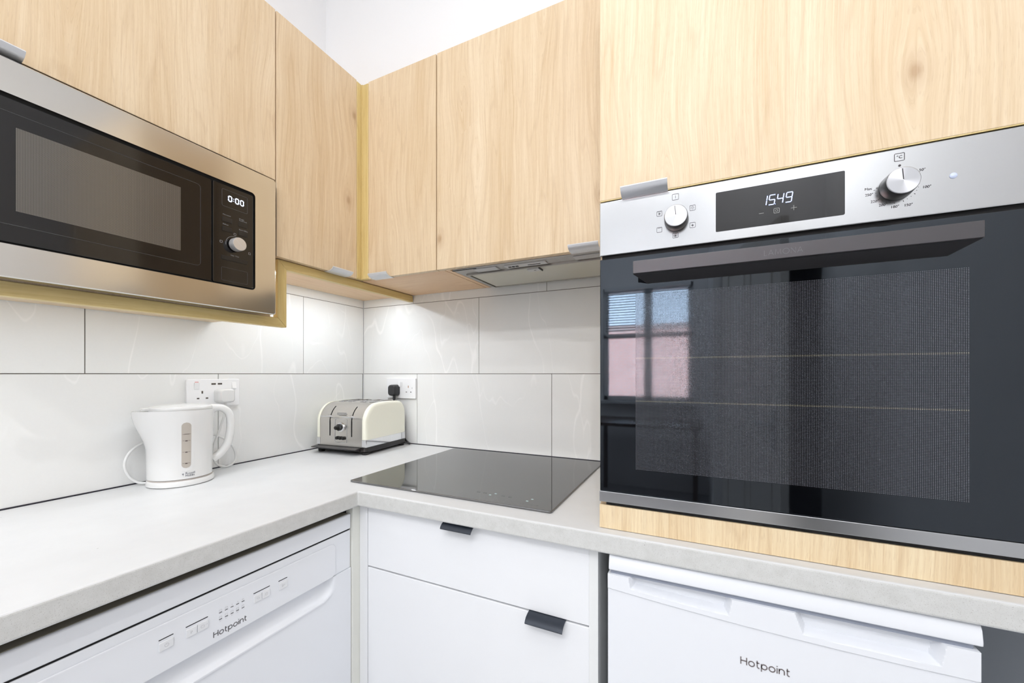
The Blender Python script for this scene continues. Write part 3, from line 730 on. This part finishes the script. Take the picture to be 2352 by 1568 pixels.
m = MB(); m.box(.560, .5835, -.6020, -.562, .10, ZB - .0008); m.build('left_strip', plain('filler_cream', (230, 230, 222), .3), cf, bevel=.0006)

# ------------------------------------------------------------------ dishwasher
def sstep(a, b, x):
    t = max(0, min(1, (x - a) / (b - a))); return t * t * (3 - 2 * t)
ds = thing('dishwasher', 'white freestanding dishwasher with a button panel under the left worktop', 'dishwasher', (.3, -.9, 0))
DX = .5790
MB().box(.02, DX - .030, -1.202, -.605, .02, .848).build('body', appl, ds, bevel=.002)
MB().box(.02, DX, -1.2035, -.6035, .8125, .8500).build('lid', appl, ds, bevel=.003, seg=3)
MB().box(.03, DX - .006, -1.199, -.608, .8496, .8512).build('lid_top', plain('lid_top_brown', (126, 120, 106), .7), ds, label='dull brown top of the lid')  # thin sheet, darker and browner than the rest of the lid
m = MB(); m.box(DX - .029, DX - .004, -1.2, -.607, .8070, .8130); m.build('lid_gap', darkgap, ds)
cpn = MB().box(DX - .028, DX - .002, -1.2035, -.6035, .7125, .8085).build('control_panel', appl, ds, bevel=.002)
Fd = front_x(DX - .002)
m = MB(); poly(m, Fd, rrect(-1.150, -.6515, .7130, .7935, .012, 5), 0, .0035); ins = m.build('panel_inset', appl, cpn, bevel=.0022, seg=3)
Fi = front_x(DX + .0015)
def btn(a, b, z0=.7500, z1=.7645):
    m = MB(); rect(m, Fi, a, b, z0, z1, 0, .0022, .0012); return m.build('button', appl_btn, ins, bevel=.0009)
B = []
for a, b in ((-1.003, -.983), (-.965, -.9485), (-.9475, -.931), (-.850, -.834), (-.833, -.817), (-.798, -.7785)): B.append(btn(a, b))
m = MB()
for a, b in ((-1.003, -.983), (-.965, -.931), (-.850, -.817), (-.798, -.7785)): rect(m, Fi, a, b, .7683, .7697, 0, .0004)
for r in range(2):
    for k in range(5): rect(m, Fi, -.9125 + .0100 * k, -.9075 + .0100 * k, .7645 - .0125 * r, .7655 - .0125 * r, 0, .0004)
m.build('indicator_slots', blackprint, ins)
m = MB(); Fb = front_x(DX + .0015 + .0022)
stroke(m, Fb, arc(-.993, .7573, .0028, 0, 360, 16), .0005); stroke(m, Fb, [(-.993, .7573), (-.993, .7592)], .0004)
letters(m, Fb, 'P', -.9585, .7550, .0032, .0004)
ring(m, Fb, -.943, -.9375, .7552, .7592, .0003); text(m, Fb, '1/2', -.9362, .7580, .0030)
stroke(m, Fb, arc(-.842, .7573, .0022, 0, 360, 12), .0003); ring(m, Fb, -.8275, -.8225, .7552, .7592, .0003)
stroke(m, Fb, [(-.7910, .7550), (-.7910, .7596), (-.7872, .7573)], .0004, closed=True); stroke(m, Fb, [(-.7855, .7555), (-.7855, .7590)], .0004)
for k, s in enumerate(('', '', '2', '4', '8h')):
    if s: text(m, Fi, s, -.9100 + .0100 * k, .7690, .0042, 'CENTER')
for k in range(5): ring(m, Fi, -.9122 + .0100 * k, -.9078 + .0100 * k, .7545 - 0, .7580, .0003, .0008)
for k in range(2): ring(m, Fi, -.9122 + .0100 * k, -.9078 + .0100 * k, .7675, .7705, .0003, .0008)
for k, s in enumerate(('50\u00b0', '60\u00b0', '50\u00b0', '45\u00b0')): text(m, Fi, s, -.9100 + .0100 * k, .7490, .0030, 'CENTER')
m.build('panel_print', lightprint, ins)
m = MB(); letters(m, Fi, 'Hotpoint', -.9215, .7245, .0072, .0013, .34); m.build('lettering', greyprint, ins)
# door with the scooped grip
def grid_front(fpt, u0, u1, v0, v1, nu, nv, depth, extra_v=None):
    vs = []; fs = []
    us = [u0 + (u1 - u0) * i / nu for i in range(nu + 1)]; vv = [v0 + (v1 - v0) * j / max(nv, 1) for j in range(nv + 1)]
    if extra_v: vv = extra_v
    for v in vv:
        for u in us: vs.append(fpt(u, v, -depth(u, v)))
    n = len(us)
    for j in range(len(vv) - 1):
        for i in range(n - 1): fs.append((j * n + i, j * n + i + 1, (j + 1) * n + i + 1, (j + 1) * n + i))
    # sides back
    b = len(vs)
    rim = [i for i in range(n)] + [j * n + n - 1 for j in range(1, len(vv))] + [(len(vv) - 1) * n + i for i in range(n - 2, -1, -1)] + [j * n for j in range(len(vv) - 2, 0, -1)]
    for r in rim:
        j, i = divmod(r, n); vs.append(fpt(us[i], vv[j], -.028))
    m = len(rim)
    for k in range(m): fs.append((rim[k], rim[(k + 1) % m], b + (k + 1) % m, b + k))
    return vs, fs
def dscoop(u, v):
    side = sstep(-.6555, -.672, u) * sstep(-1.146, -1.130, u)
    low = .667 + .012 * (1 - sstep(-.6555, -.690, u)) + .0
    t = (v - low) / (.7115 - low)
    d = .024 * min(1, max(0, t * 1.15)) ** .8 if t > 0 else 0
    ridge = -.0030 * math.exp(-((v - low + .002) / .0045) ** 2)
    return (d * side if t > 0 else 0) + ridge * side
vz = [.06 + .06 * k for k in range(10)] + [.640 + .0024 * k for k in range(31)]
vs, fs = grid_front(front_x(DX), -1.2035, -.6035, 0, 0, 110, 0, dscoop, vz)
m = MB(); m.add(vs, fs); m.build('door', appl, ds, smooth=50)

# ------------------------------------------------------------------ fridge
fg = thing('fridge', 'white under-counter fridge with two grip recesses, beneath the oven', 'fridge', (1.48, -.3, 0))
GX0, GX1, GY = 1.2345, 1.7310, -.5980
MB().box(GX0 + .002, GX1 - .002, GY + .055, -.03, .01, .8525).build('body', appl, fg, bevel=.003)
prof = [(-.04, .8700), (GY + .012, .8705), (GY + .004, .8690), (GY + .0010, .8630), (GY - .0015, .8480), (GY - .0010, .8430), (GY + .003, .8412), (-.04, .8412)]
m = MB(); m.prism(prof, GX0 + .001, GX1 + .003, lambda p, q, s: (s, p, q)); m.build('lid', appl, fg, bevel=.0012, bang=50, smooth=40)
MB().box(GX0 + .004, GX1 - .004, GY + .006, GY + .054, .834, .8414).build('seal', plain('grey_seal', (150, 156, 170), .6), fg)
def seam(u): return .7925 + .0145 * ((1.62 - u) / .386) ** 2
def fscoop(u, v):
    d = 0; z0 = seam(u) + .010
    for a, b, t in ((1.269, 1.4385, .006), (1.5255, 1.698, .010)):
        if a < u < b and v > z0:
            k = (v - z0) / .028; aa = a + t * (1 - k); bb = b - .005 * (1 - k)
            if aa < u < bb: d = max(d, .020 * min(1, (u - aa) / .008, (bb - u) / .007, (v - z0) / .005))
    zs = seam(u)
    return d + .0024 * sstep(zs + .0006, zs - .0010, v)
vz = [.06 + .07 * k for k in range(10)] + [.752 + .0125 * k for k in range(3)] + [.7860 + .0008 * k for k in range(61)]
vs, fs = grid_front(front_y(GY), GX0 - .001, GX1 + .001, 0, 0, 300, 0, fscoop, vz)
m = MB(); m.add(vs, fs); fd = m.build('door', appl, fg, smooth=30)
m = MB(); letters(m, front_y(GY + .0024), 'Hotpoint', 1.4512, .7310, .00833, .0015, .34, .0006); m.build('lettering', plain('fridge_lettering', (128, 120, 120), .3, metal=.4), fd)
ep = thing('end_panel', 'grey-white end panel under the worktop right of the fridge', 'panel', (1.95, -.3, 0))
MB().box(1.943, 1.961, -.598, -.01, .001, ZB - .001).build('panel', plain('end_panel_white', (226, 230, 234), .3), ep, bevel=.0008)
ep2 = thing('end_panel', 'white end panel supporting the near end of the left worktop', 'panel', (.3, -1.24, 0))
MB().box(.01, .595, -1.255, -1.237, .001, ZB - .001).build('panel', white_edge, ep2, bevel=.0008)

# ------------------------------------------------------------------ sockets
s1 = thing('double_socket', 'white double socket with two usb ports behind the kettle', 'socket', (0, -.62, 1.15))
Fs = front_x(.0003)
m = MB(); poly(m, Fs, rrect(-.694, -.545, 1.107, 1.193, .004), 0, .009); pl = m.build('plate', socketplastic, s1, bevel=.002, seg=3)
Fp = front_x(.0093)
for a, b, sg in ((-.6755, -.6615, 1), (-.5695, -.5565, -1)):
    m = MB(); m.prism([(-.010, 0), (.010, 0), (.010, .0045 if sg > 0 else .001), (-.010, .001 if sg > 0 else .0045)], a, b, lambda p, q, s: Fp(s, 1.1725 + p, q)); m.build('rocker_switch', socketplastic, pl, bevel=.0006)
m = MB(); rect(m, Fp, -.6735, -.6635, 1.1835, 1.1850, 0, .0003); m.build('switch_mark', plain('red_mark', (190, 60, 50), .5), pl)
holep = plain('socket_hole', (78, 70, 64), .6)
for a in (-.6285, -.6105):
    m = MB(); rect(m, Fp, a, a + .0125, 1.1755, 1.1805, 0, .0004); m.build('usb_port', holep, pl)
m = MB(); rect(m, Fp, -.6555, -.6515, 1.1490, 1.1570, 0, .0004)
for a in (-.6680, -.6440): rect(m, Fp, a, a + .0065, 1.1325, 1.1365, 0, .0004)
m.build('outlet_holes', holep, pl)
s2 = thing('double_socket', 'white double socket behind the toaster, black plug in its left outlet', 'socket', (.23, 0, 1.15))
Fs = front_y(-.0003)
m = MB(); poly(m, Fs, rrect(.1475, .3050, 1.1040, 1.1900, .002), 0, .009); pl2 = m.build('plate', socketplastic, s2, bevel=.0012)
Fp = front_y(-.0093)
for a, b, sg in ((.2140, .2235, -1), (.2270, .2365, 1)):
    m = MB(); m.prism([(-.011, 0), (.011, 0), (.011, .0045 if sg > 0 else .001), (-.011, .001 if sg > 0 else .0045)], a, b, lambda p, q, s: Fp(s, 1.1650 + p, q)); m.build('rocker_switch', socketplastic, pl2, bevel=.0006)
m = MB(); rect(m, Fp, .2660, .2690, 1.1500, 1.1590, 0, .0004); m.build('earth_hole', orangeprint, pl2)
m = MB()
for a in (.2540, .2780): rect(m, Fp, a, a + .0065, 1.1300, 1.1335, 0, .0004)
stroke(m, Fp, arc(.2890, 1.1490, .0024, 60, 300, 10), .0008); m.build('outlet_holes', greyprint, pl2)

# ------------------------------------------------------------------ kettle
KC = (.088, -.744); kz = ZT + .0008
ke = thing('electric_kettle', 'white plastic electric kettle with a grey water gauge, left on the worktop', 'kettle', (KC[0], KC[1], kz), math.radians(74))
# local frame: +x towards the handle, -x towards the spout
def body_r(z): return .0715 + .0035 * sstep(.02, .20, z)
def kett(th, z):
    r = body_r(z); sp = sstep(.095, .195, z)
    a = math.atan2(math.sin(th - PI), math.cos(th - PI))
    return r + .026 * sp * math.exp(-(a / .42) ** 2) - .004 * math.exp(-(math.atan2(math.sin(th), math.cos(th)) / .5) ** 2)
def kring(z, off=0, n=72): return [((kett(2 * PI * i / n, z) + off) * math.cos(2 * PI * i / n), (kett(2 * PI * i / n, z) + off) * math.sin(2 * PI * i / n), z) for i in range(n)]
m = MB(); zs = [.0185, .0200, .026, .04, .06, .08, .10, .12, .14, .155, .17, .185, .196, .2005]
rings = [kring(.0185, -.004)] + [kring(z) for z in zs[1:]] + [kring(.2005, -.003), kring(.192, -.005)]
m.loft(rings, cap=True); kb = m.build('body', whiteplastic, ke, smooth=50, local=True)
m = MB(); m.lathe([(.0705, 0), (.0732, .002), (.0732, .010), (.0712, .0150), (.050, .0160)], n=64); kbase = m.build('base', whiteplastic, ke, smooth=40, local=True)
m = MB(); m.lathe([(.0690, .015), (.0690, .0184)], n=64); m.build('base_gap', plain('shadow_gap', (190, 182, 176), .7), kbase, local=True)
m = MB()
lid = []
for (r, z) in ((.0675, .1985), (.0680, .2035), (.0680, .2075), (.0655, .2105), (.040, .2140), (.015, .2150)):
    lid.append([(r * 1.02 * math.cos(2 * PI * i / 64) - .001, r * math.sin(2 * PI * i / 64), z) for i in range(64)])
m.loft(lid); kl = m.build('lid', whiteplastic, ke, smooth=40, local=True)
m = MB(); m.lathe([(.0660, .2004), (.0660, .2040)], n=64); m.build('lid_gap', plain('lid_shadow', (170, 120, 95), .7), kl, local=True)
m = MB(); m.prism(rrect(-.082, -.055, -.014, .014, .005), .2000, .2085, lambda p, q, s: (p, q, s)); m.build('spout_filter_tab', whiteplastic, ke, local=True, bevel=.002)
# handle, flattened loop
hp = catmull([(.060, 0, .196), (.080, 0, .2005), (.097, 0, .196), (.110, 0, .181), (.1140, 0, .155), (.1120, 0, .120), (.105, 0, .090), (.089, 0, .066), (.069, 0, .052)], 6)
rings = []
for i, p in enumerate(hp):
    t = (hp[min(i + 1, len(hp) - 1)] - hp[max(i - 1, 0)]).normalized(); nrm = Vector((-t.z, 0, t.x)); k = i / (len(hp) - 1)
    a = .0108 - .0012 * math.sin(k * PI) + .004 * (1 - sstep(0, .15, k)); b = .0150
    rings.append([tuple(p + nrm * (a * math.copysign(abs(math.cos(w)) ** .75, math.cos(w))) + Vector((0, 1, 0)) * (b * math.copysign(abs(math.sin(w)) ** .75, math.sin(w)))) for w in [2 * PI * j / 20 for j in range(20)]])
m = MB(); m.loft(rings); m.build('handle', whiteplastic, ke, smooth=50, local=True)
# things laid on the curved wall
class Curved:
    def __init__(s, th0): s.t = th0
    def __call__(s, u, v, h=0):
        th = s.t + u / .074; r = kett(th, v) + h; return (r * math.cos(th), r * math.sin(th), v)
# gauge faces the camera
wdir = math.atan2(CAM[1] - KC[1], CAM[0] - KC[0]) - math.radians(74)
G = Curved(wdir + math.radians(8))
def curved_patch(mb, G, u0, u1, v0, v1, h, r):
    n = 16; vs = []; fs = []; rows = 90
    for j in range(rows + 1):
        v = v0 + (v1 - v0) * j / rows
        dv = max(0, r - (v - v0), r - (v1 - v)); w = (u1 - u0) / 2; sq = w - r + math.sqrt(max(0, r * r - dv * dv))
        for i in range(n + 1): vs.append(G((u0 + u1) / 2 + sq * (2 * i / n - 1), v, h))
    for j in range(rows):
        for i in range(n): a = j * (n + 1) + i; fs.append((a, a + 1, a + n + 2, a + n + 1))
    mb.add(vs, fs)
m = MB(); curved_patch(m, G, -.0165, .0165, .039, .180, .0007, .0165); m.build('gauge_surround', whiteplastic, kb, smooth=50, local=True)
m = MB(); curved_patch(m, G, -.0100, .0100, .049, .170, .0012, .0100); gg = m.build('water_gauge', water, kb, smooth=50, local=True, label='translucent grey gauge strip')
m = MB()
for v in (.139, .122, .092, .062):
    stroke(m, G, [(-.008, v), (-.0035, v)], .0006, .0016, h0=.0012); stroke(m, G, [(.0035, v), (.008, v)], .0006, .0016, h0=.0012)
    if v < .135: stroke(m, G, [(-.0025, v - .0008), (.0025, v - .0008)], .0026, .0016, h0=.0012)
text(m, G, 'MAX', 0, .139, .0040, 'CENTER', .0016)
m.build('gauge_marks', plain('gauge_print', (84, 72, 70), .5), gg, local=True)
m = MB(); text(m, G, 'Russell', -.002, .0345, .0078, 'LEFT', .0006); text(m, G, 'Hobbs', -.002, .0285, .0078, 'LEFT', .0006)
for k in range(4): stroke(m, G, [(-.0090 + .0008 * k, .0342 - .0016 * k), (-.0050 - .0006 * k, .0342 - .0016 * k)], .0008, .0006)
m.build('lettering', plain('navy_print', (70, 74, 92), .5), kb, local=True)
# plug and cord (world coordinates turned into the kettle's frame)
Mi = (Matrix.Translation((KC[0], KC[1], kz)) @ Matrix.Rotation(math.radians(74), 4, 'Z')).inverted()
def to_k(p): return tuple(Mi @ Vector(p))
m = MB(); pp = rrect(-.6215, -.5745, 1.1180, 1.1620, .010)
cx, cz = -.598, 1.140
rg = [[to_k((x, cx + (u - cx) * s, cz + (v - cz) * s)) for u, v in pp] for x, s in ((.0098, 1), (.030, 1), (.038, .94), (.042, .78))]
m.loft(rg); pg = m.build('plug', whiteplastic, ke, smooth=40, local=True)
cord = catmull([(.030, -.598, 1.120), (.030, -.600, 1.100), (.026, -.603, 1.070), (.020, -.616, 1.020), (.018, -.628, .975), (.020, -.623, .932), (.027, -.598, .9145), (.027, -.572, .9235), (.018, -.562, .948), (.016, -.574, .980), (.014, -.600, 1.006), (.012, -.640, 1.024), (.009, -.70, 1.030), (.010, -.76, 1.028), (.016, -.803, 1.019), (.016, -.828, .998), (.018, -.838, .968), (.024, -.830, .936), (.032, -.812, .9175), (.045, -.790, .9155)], 7)
m = MB(); m.tube([to_k(p) for p in cord], .0032, 10); m.build('cord', whiteplastic, ke, smooth=60, local=True)

# ------------------------------------------------------------------ toaster
TZ = ZT + .0006
ta = thing('toaster', 'cream and steel four-slice toaster in the corner of the worktop', 'toaster', (.160, -.156, TZ), math.radians(4.5))
def tprof(ins=0, z0=.030, ztop=.189):
    y0, y1 = -.122 + ins, .118 - ins; zt = ztop - ins; rf, rb = .074, .048
    pts = [(y0, z0)] + [(y0 + rf - rf * math.cos(a), zt - rf + rf * math.sin(a)) for a in [PI / 2 * k / 10 for k in range(1, 11)]]
    mid = [(y0 + rf + (y1 - rb - y0 - rf) * t, zt + .002 * math.sin(PI * t)) for t in (.25, .5, .75)]
    return pts + mid + [(y1 - rb + rb * math.sin(a), zt - rb + rb * math.cos(a)) for a in [PI / 2 * k / 10 for k in range(0, 11)]] + [(y1, z0)]
tf = lambda p, q, s: (s, p, q)
m = MB(); m.prism(tprof(.001, .027), -.104, .104, tf); sh = m.build('steel_shell', dullsteel, ta, smooth=30, local=True)
for s, lb in ((1, 'cream enamel side'), (-1, 'cream enamel side')):
    m = MB(); rg = []
    for x, ins in ((.102, .0), (.108, -.0006), (.114, .0004), (.1185, .0045), (.1205, .011)):
        rg.append([(s * x, p, q) for p, q in tprof(ins, .056)])
    m.loft(rg); m.build('side_panel', ivory, ta, smooth=50, local=True)
    m = MB(); rg = []
    for x, ins in ((.100, .0002), (.1165, .0002), (.1195, .003)):
        t = tprof(ins, .056); rg.append([(s * x, t[0][0], .0275), (s * x, t[-1][0], .0275), (s * x, t[-1][0], .0558), (s * x, t[0][0], .0558)])
    m.loft(rg); m.build('chrome_band', chrome, ta, local=True, bevel=.001)
m = MB()
rg = [[(x, y, z) for x, y in rrect(-.1215 + i, .1215 - i, -.123 + i, .120 - i, .014, 5)] for z, i in ((.008, .004), (.012, .0), (.0275, .001))]
m.loft(rg); tb = m.build('base', blackplastic, ta, smooth=40, local=True)
for a, b in ((-.105, -.108), (.105, -.108), (-.105, .106), (.105, .106)):
    m = MB(); m.lathe([(.012, 0), (.014, .008)], (a, b, 0), n=20); m.build('foot', blackplastic, tb, smooth=1, local=True)
m = MB(); m.prism([(-.121, .026), (-.148, .0235), (-.150, .0215), (-.146, .0195), (-.121, .0185), (-.121, .010), (-.119, .010)], -.117, .095, tf); m.build('crumb_tray', plain('dark_tray', (58, 56, 58), .3), ta, local=True, bevel=.0008)
# slots on top
for x in (-.078, -.032, .028, .074):
    m = MB(); m.prism(rrect(-.036, .075, x - .012, x + .012, .004), .1765, .1893, lambda p, q, s: (q, p, s)); so = m.build('bread_slot', plain('slot_brown', (86, 70, 52), .6), sh, local=True)
    m = MB(); m.prism(rrect(-.036, .075, x - .012, x + .012, .004), .1893, .1905, lambda p, q, s: (q, p, s))
    m = MB(); Fz = Face((0, 0, .1893), (1, 0, 0), (0, 1, 0), (0, 0, 1)); stroke(m, Fz, [(q, p) for p, q in rrect(-.037, .076, x - .013, x + .013, .004)], .0022, .0016, closed=True); m.build('slot_rim', chrome, so, local=True)
Ft = Face((0, -.1212, 0), (1, 0, 0), (0, 0, 1), (0, -1, 0))
def fronth(u, z):
    """surface of the curved front at height z"""
    y0, zt, rf = -.121, .188, .074
    if z <= zt - rf: return (u, y0, z)
    s = min(1, (z - zt + rf) / rf); return (u, y0 + rf - rf * math.cos(math.asin(s)), z)
for x in (-.052, .052):
    m = MB(); zsl = [.064 + .118 * k / 30 for k in range(31)]
    prev = []
    for z in zsl:
        if z > .176: break
        a = fronth(x, z); s = max(0, min(1, (z - .114) / .074)); nn = Vector((0, -math.sqrt(max(0, 1 - s * s)), s)) * .0006
        prev.append((a[0] - .0018, a[1] + nn.y, a[2] + nn.z)); prev.append((a[0] + .0018, a[1] + nn.y, a[2] + nn.z))
    m.add(prev, [(2 * k, 2 * k + 1, 2 * k + 3, 2 * k + 2) for k in range(len(prev) // 2 - 1)]); m.build('lever_slot', darkgap, sh, local=True)
    m = MB(); m.box(x - .0030, x + .0030, -.136, -.116, .1375, .1425); m.prism([(x - .030, -.1385), (x - .026, -.1420), (x + .026, -.1420), (x + .030, -.1385), (x + .024, -.1345), (x - .024, -.1345)], .1372, .1412, lambda p, q, s: (p, q, s))
    m.build('lever', chrome, ta, local=True, bevel=.0010)
m = MB(); stroke(m, Ft, rrect(-.028, .030, .040, .129, .006, 4), .0012, .0009, closed=True); stroke(m, Ft, rrect(-.026, .028, .042, .127, .005, 4), .0004, .0004, closed=True); cpan = m.build('control_surround', chrome, sh, local=True)
m = MB(); m.lathe([(.0170, 0), (.0170, .003), (.0150, .004)], (.001, -.121, .0985), '-y', 32); kr = m.build('dial_ring', chrome, ta, smooth=1, local=True)
m = MB(); m.lathe([(.0125, .003), (.0125, .012), (.0085, .014), (.0075, .026), (.0060, .028), (.0002, .0285)], (.001, -.121, .0985), '-y', 32); m.build('browning_dial', blackplastic, ta, smooth=40, local=True)
for x in (-.0135, .0010, .0155):
    m = MB(); m.lathe([(.0066, 0), (.0066, .006), (.0050, .0085), (.0002, .009)], (x, -.121, .0575), '-y', 20); m.build('button', blackplastic, ta, smooth=40, local=True)
m = MB(); stroke(m, Ft, rrect(-.018, .020, .1435, .1525, .003, 4), .0009, .0030, closed=True); badge = MB(); badge.prism(rrect(-.018, .020, .1435, .1525, .003, 4), 0, .0120, lambda p, q, s: Ft(p, q, s - .014))
bd = badge.build('badge', plain('badge_steel', (170, 170, 170), .3, metal=.8), ta, local=True)
F7 = Face((0, -.1192, 0), (1, 0, 0), (0, 0, 1), (0, -1, 0)); m = MB(); text(m, F7, 'morphy richards', .001, .148, .0050, 'CENTER'); m.build('badge_lettering', whiteplastic, bd, local=True)
# plug and cord
Ti = (Matrix.Translation((.160, -.156, TZ)) @ Matrix.Rotation(math.radians(4.5), 4, 'Z')).inverted()
def to_t(p): return tuple(Ti @ Vector(p))
m = MB(); pp = rrect(.180, .2215, 1.1150, 1.1630, .013); cx, cz = .2008, 1.139
m.loft([[to_t((cx + (u - cx) * s, y, cz + (v - cz) * s)) for u, v in pp] for y, s in ((-.0096, 1), (-.030, 1.0), (-.038, .93), (-.041, .80))]); m.build('plug', plain('black_rubber', (40, 42, 46), .4), ta, smooth=40, local=True)
m = MB(); cp_ = catmull([(.2035, -.024, 1.120), (.2035, -.025, 1.100), (.2035, -.024, 1.080), (.200, -.018, 1.03), (.22, -.016, .97), (.262, -.016, .925), (.285, -.020, .9145), (.270, -.034, .921), (.245, -.045, .925)], 6)
rr_ = [.0052 + (.0012 * (k % 2)) if k < 7 else .0034 for k in range(len(cp_))]
m.tube([to_t(p) for p in cp_], rr_, 10); m.build('cord', plain('black_cord', (34, 35, 38), .5), ta, smooth=60, local=True)

# ------------------------------------------------------------------ ceiling downlights
proto = None
for i, (x, y, p) in enumerate(DOWNLIGHTS):
    t = thing('ceiling_downlight', ['round white ceiling downlight above the corner worktop', 'round white ceiling downlight added as unseen fill mid-room, second from the oven', 'round white ceiling downlight added as unseen fill in front of the doorway', 'round white ceiling downlight added as unseen fill nearest the left wall and window', 'round white ceiling downlight added as unseen fill by the partition near the window'][i], 'ceiling light', (x, y, CEIL), group='ceiling downlights')
    m = MB(); m.lathe([(.030, -.004), (.034, -.006), (.042, -.003), (.043, 0)], n=32, cap=False); m.build('bezel', whiteplastic, t, local=True, smooth=1)
    m = MB(); m.lathe([(.0001, -.002), (.029, -.002), (.030, -.0035)], n=24, cap=False); m.build('lens', lamp_m, t, local=True)
    L = bpy.data.lights.new('lamp', 'AREA'); L.shape = 'DISK'; L.size = .06; L.energy = p; L.color = (.98, .985, 1.0)
    lo = bpy.data.objects.new('lamp', L); COL.objects.link(lo); lo.parent = t; lo.location = (0, 0, -.008)
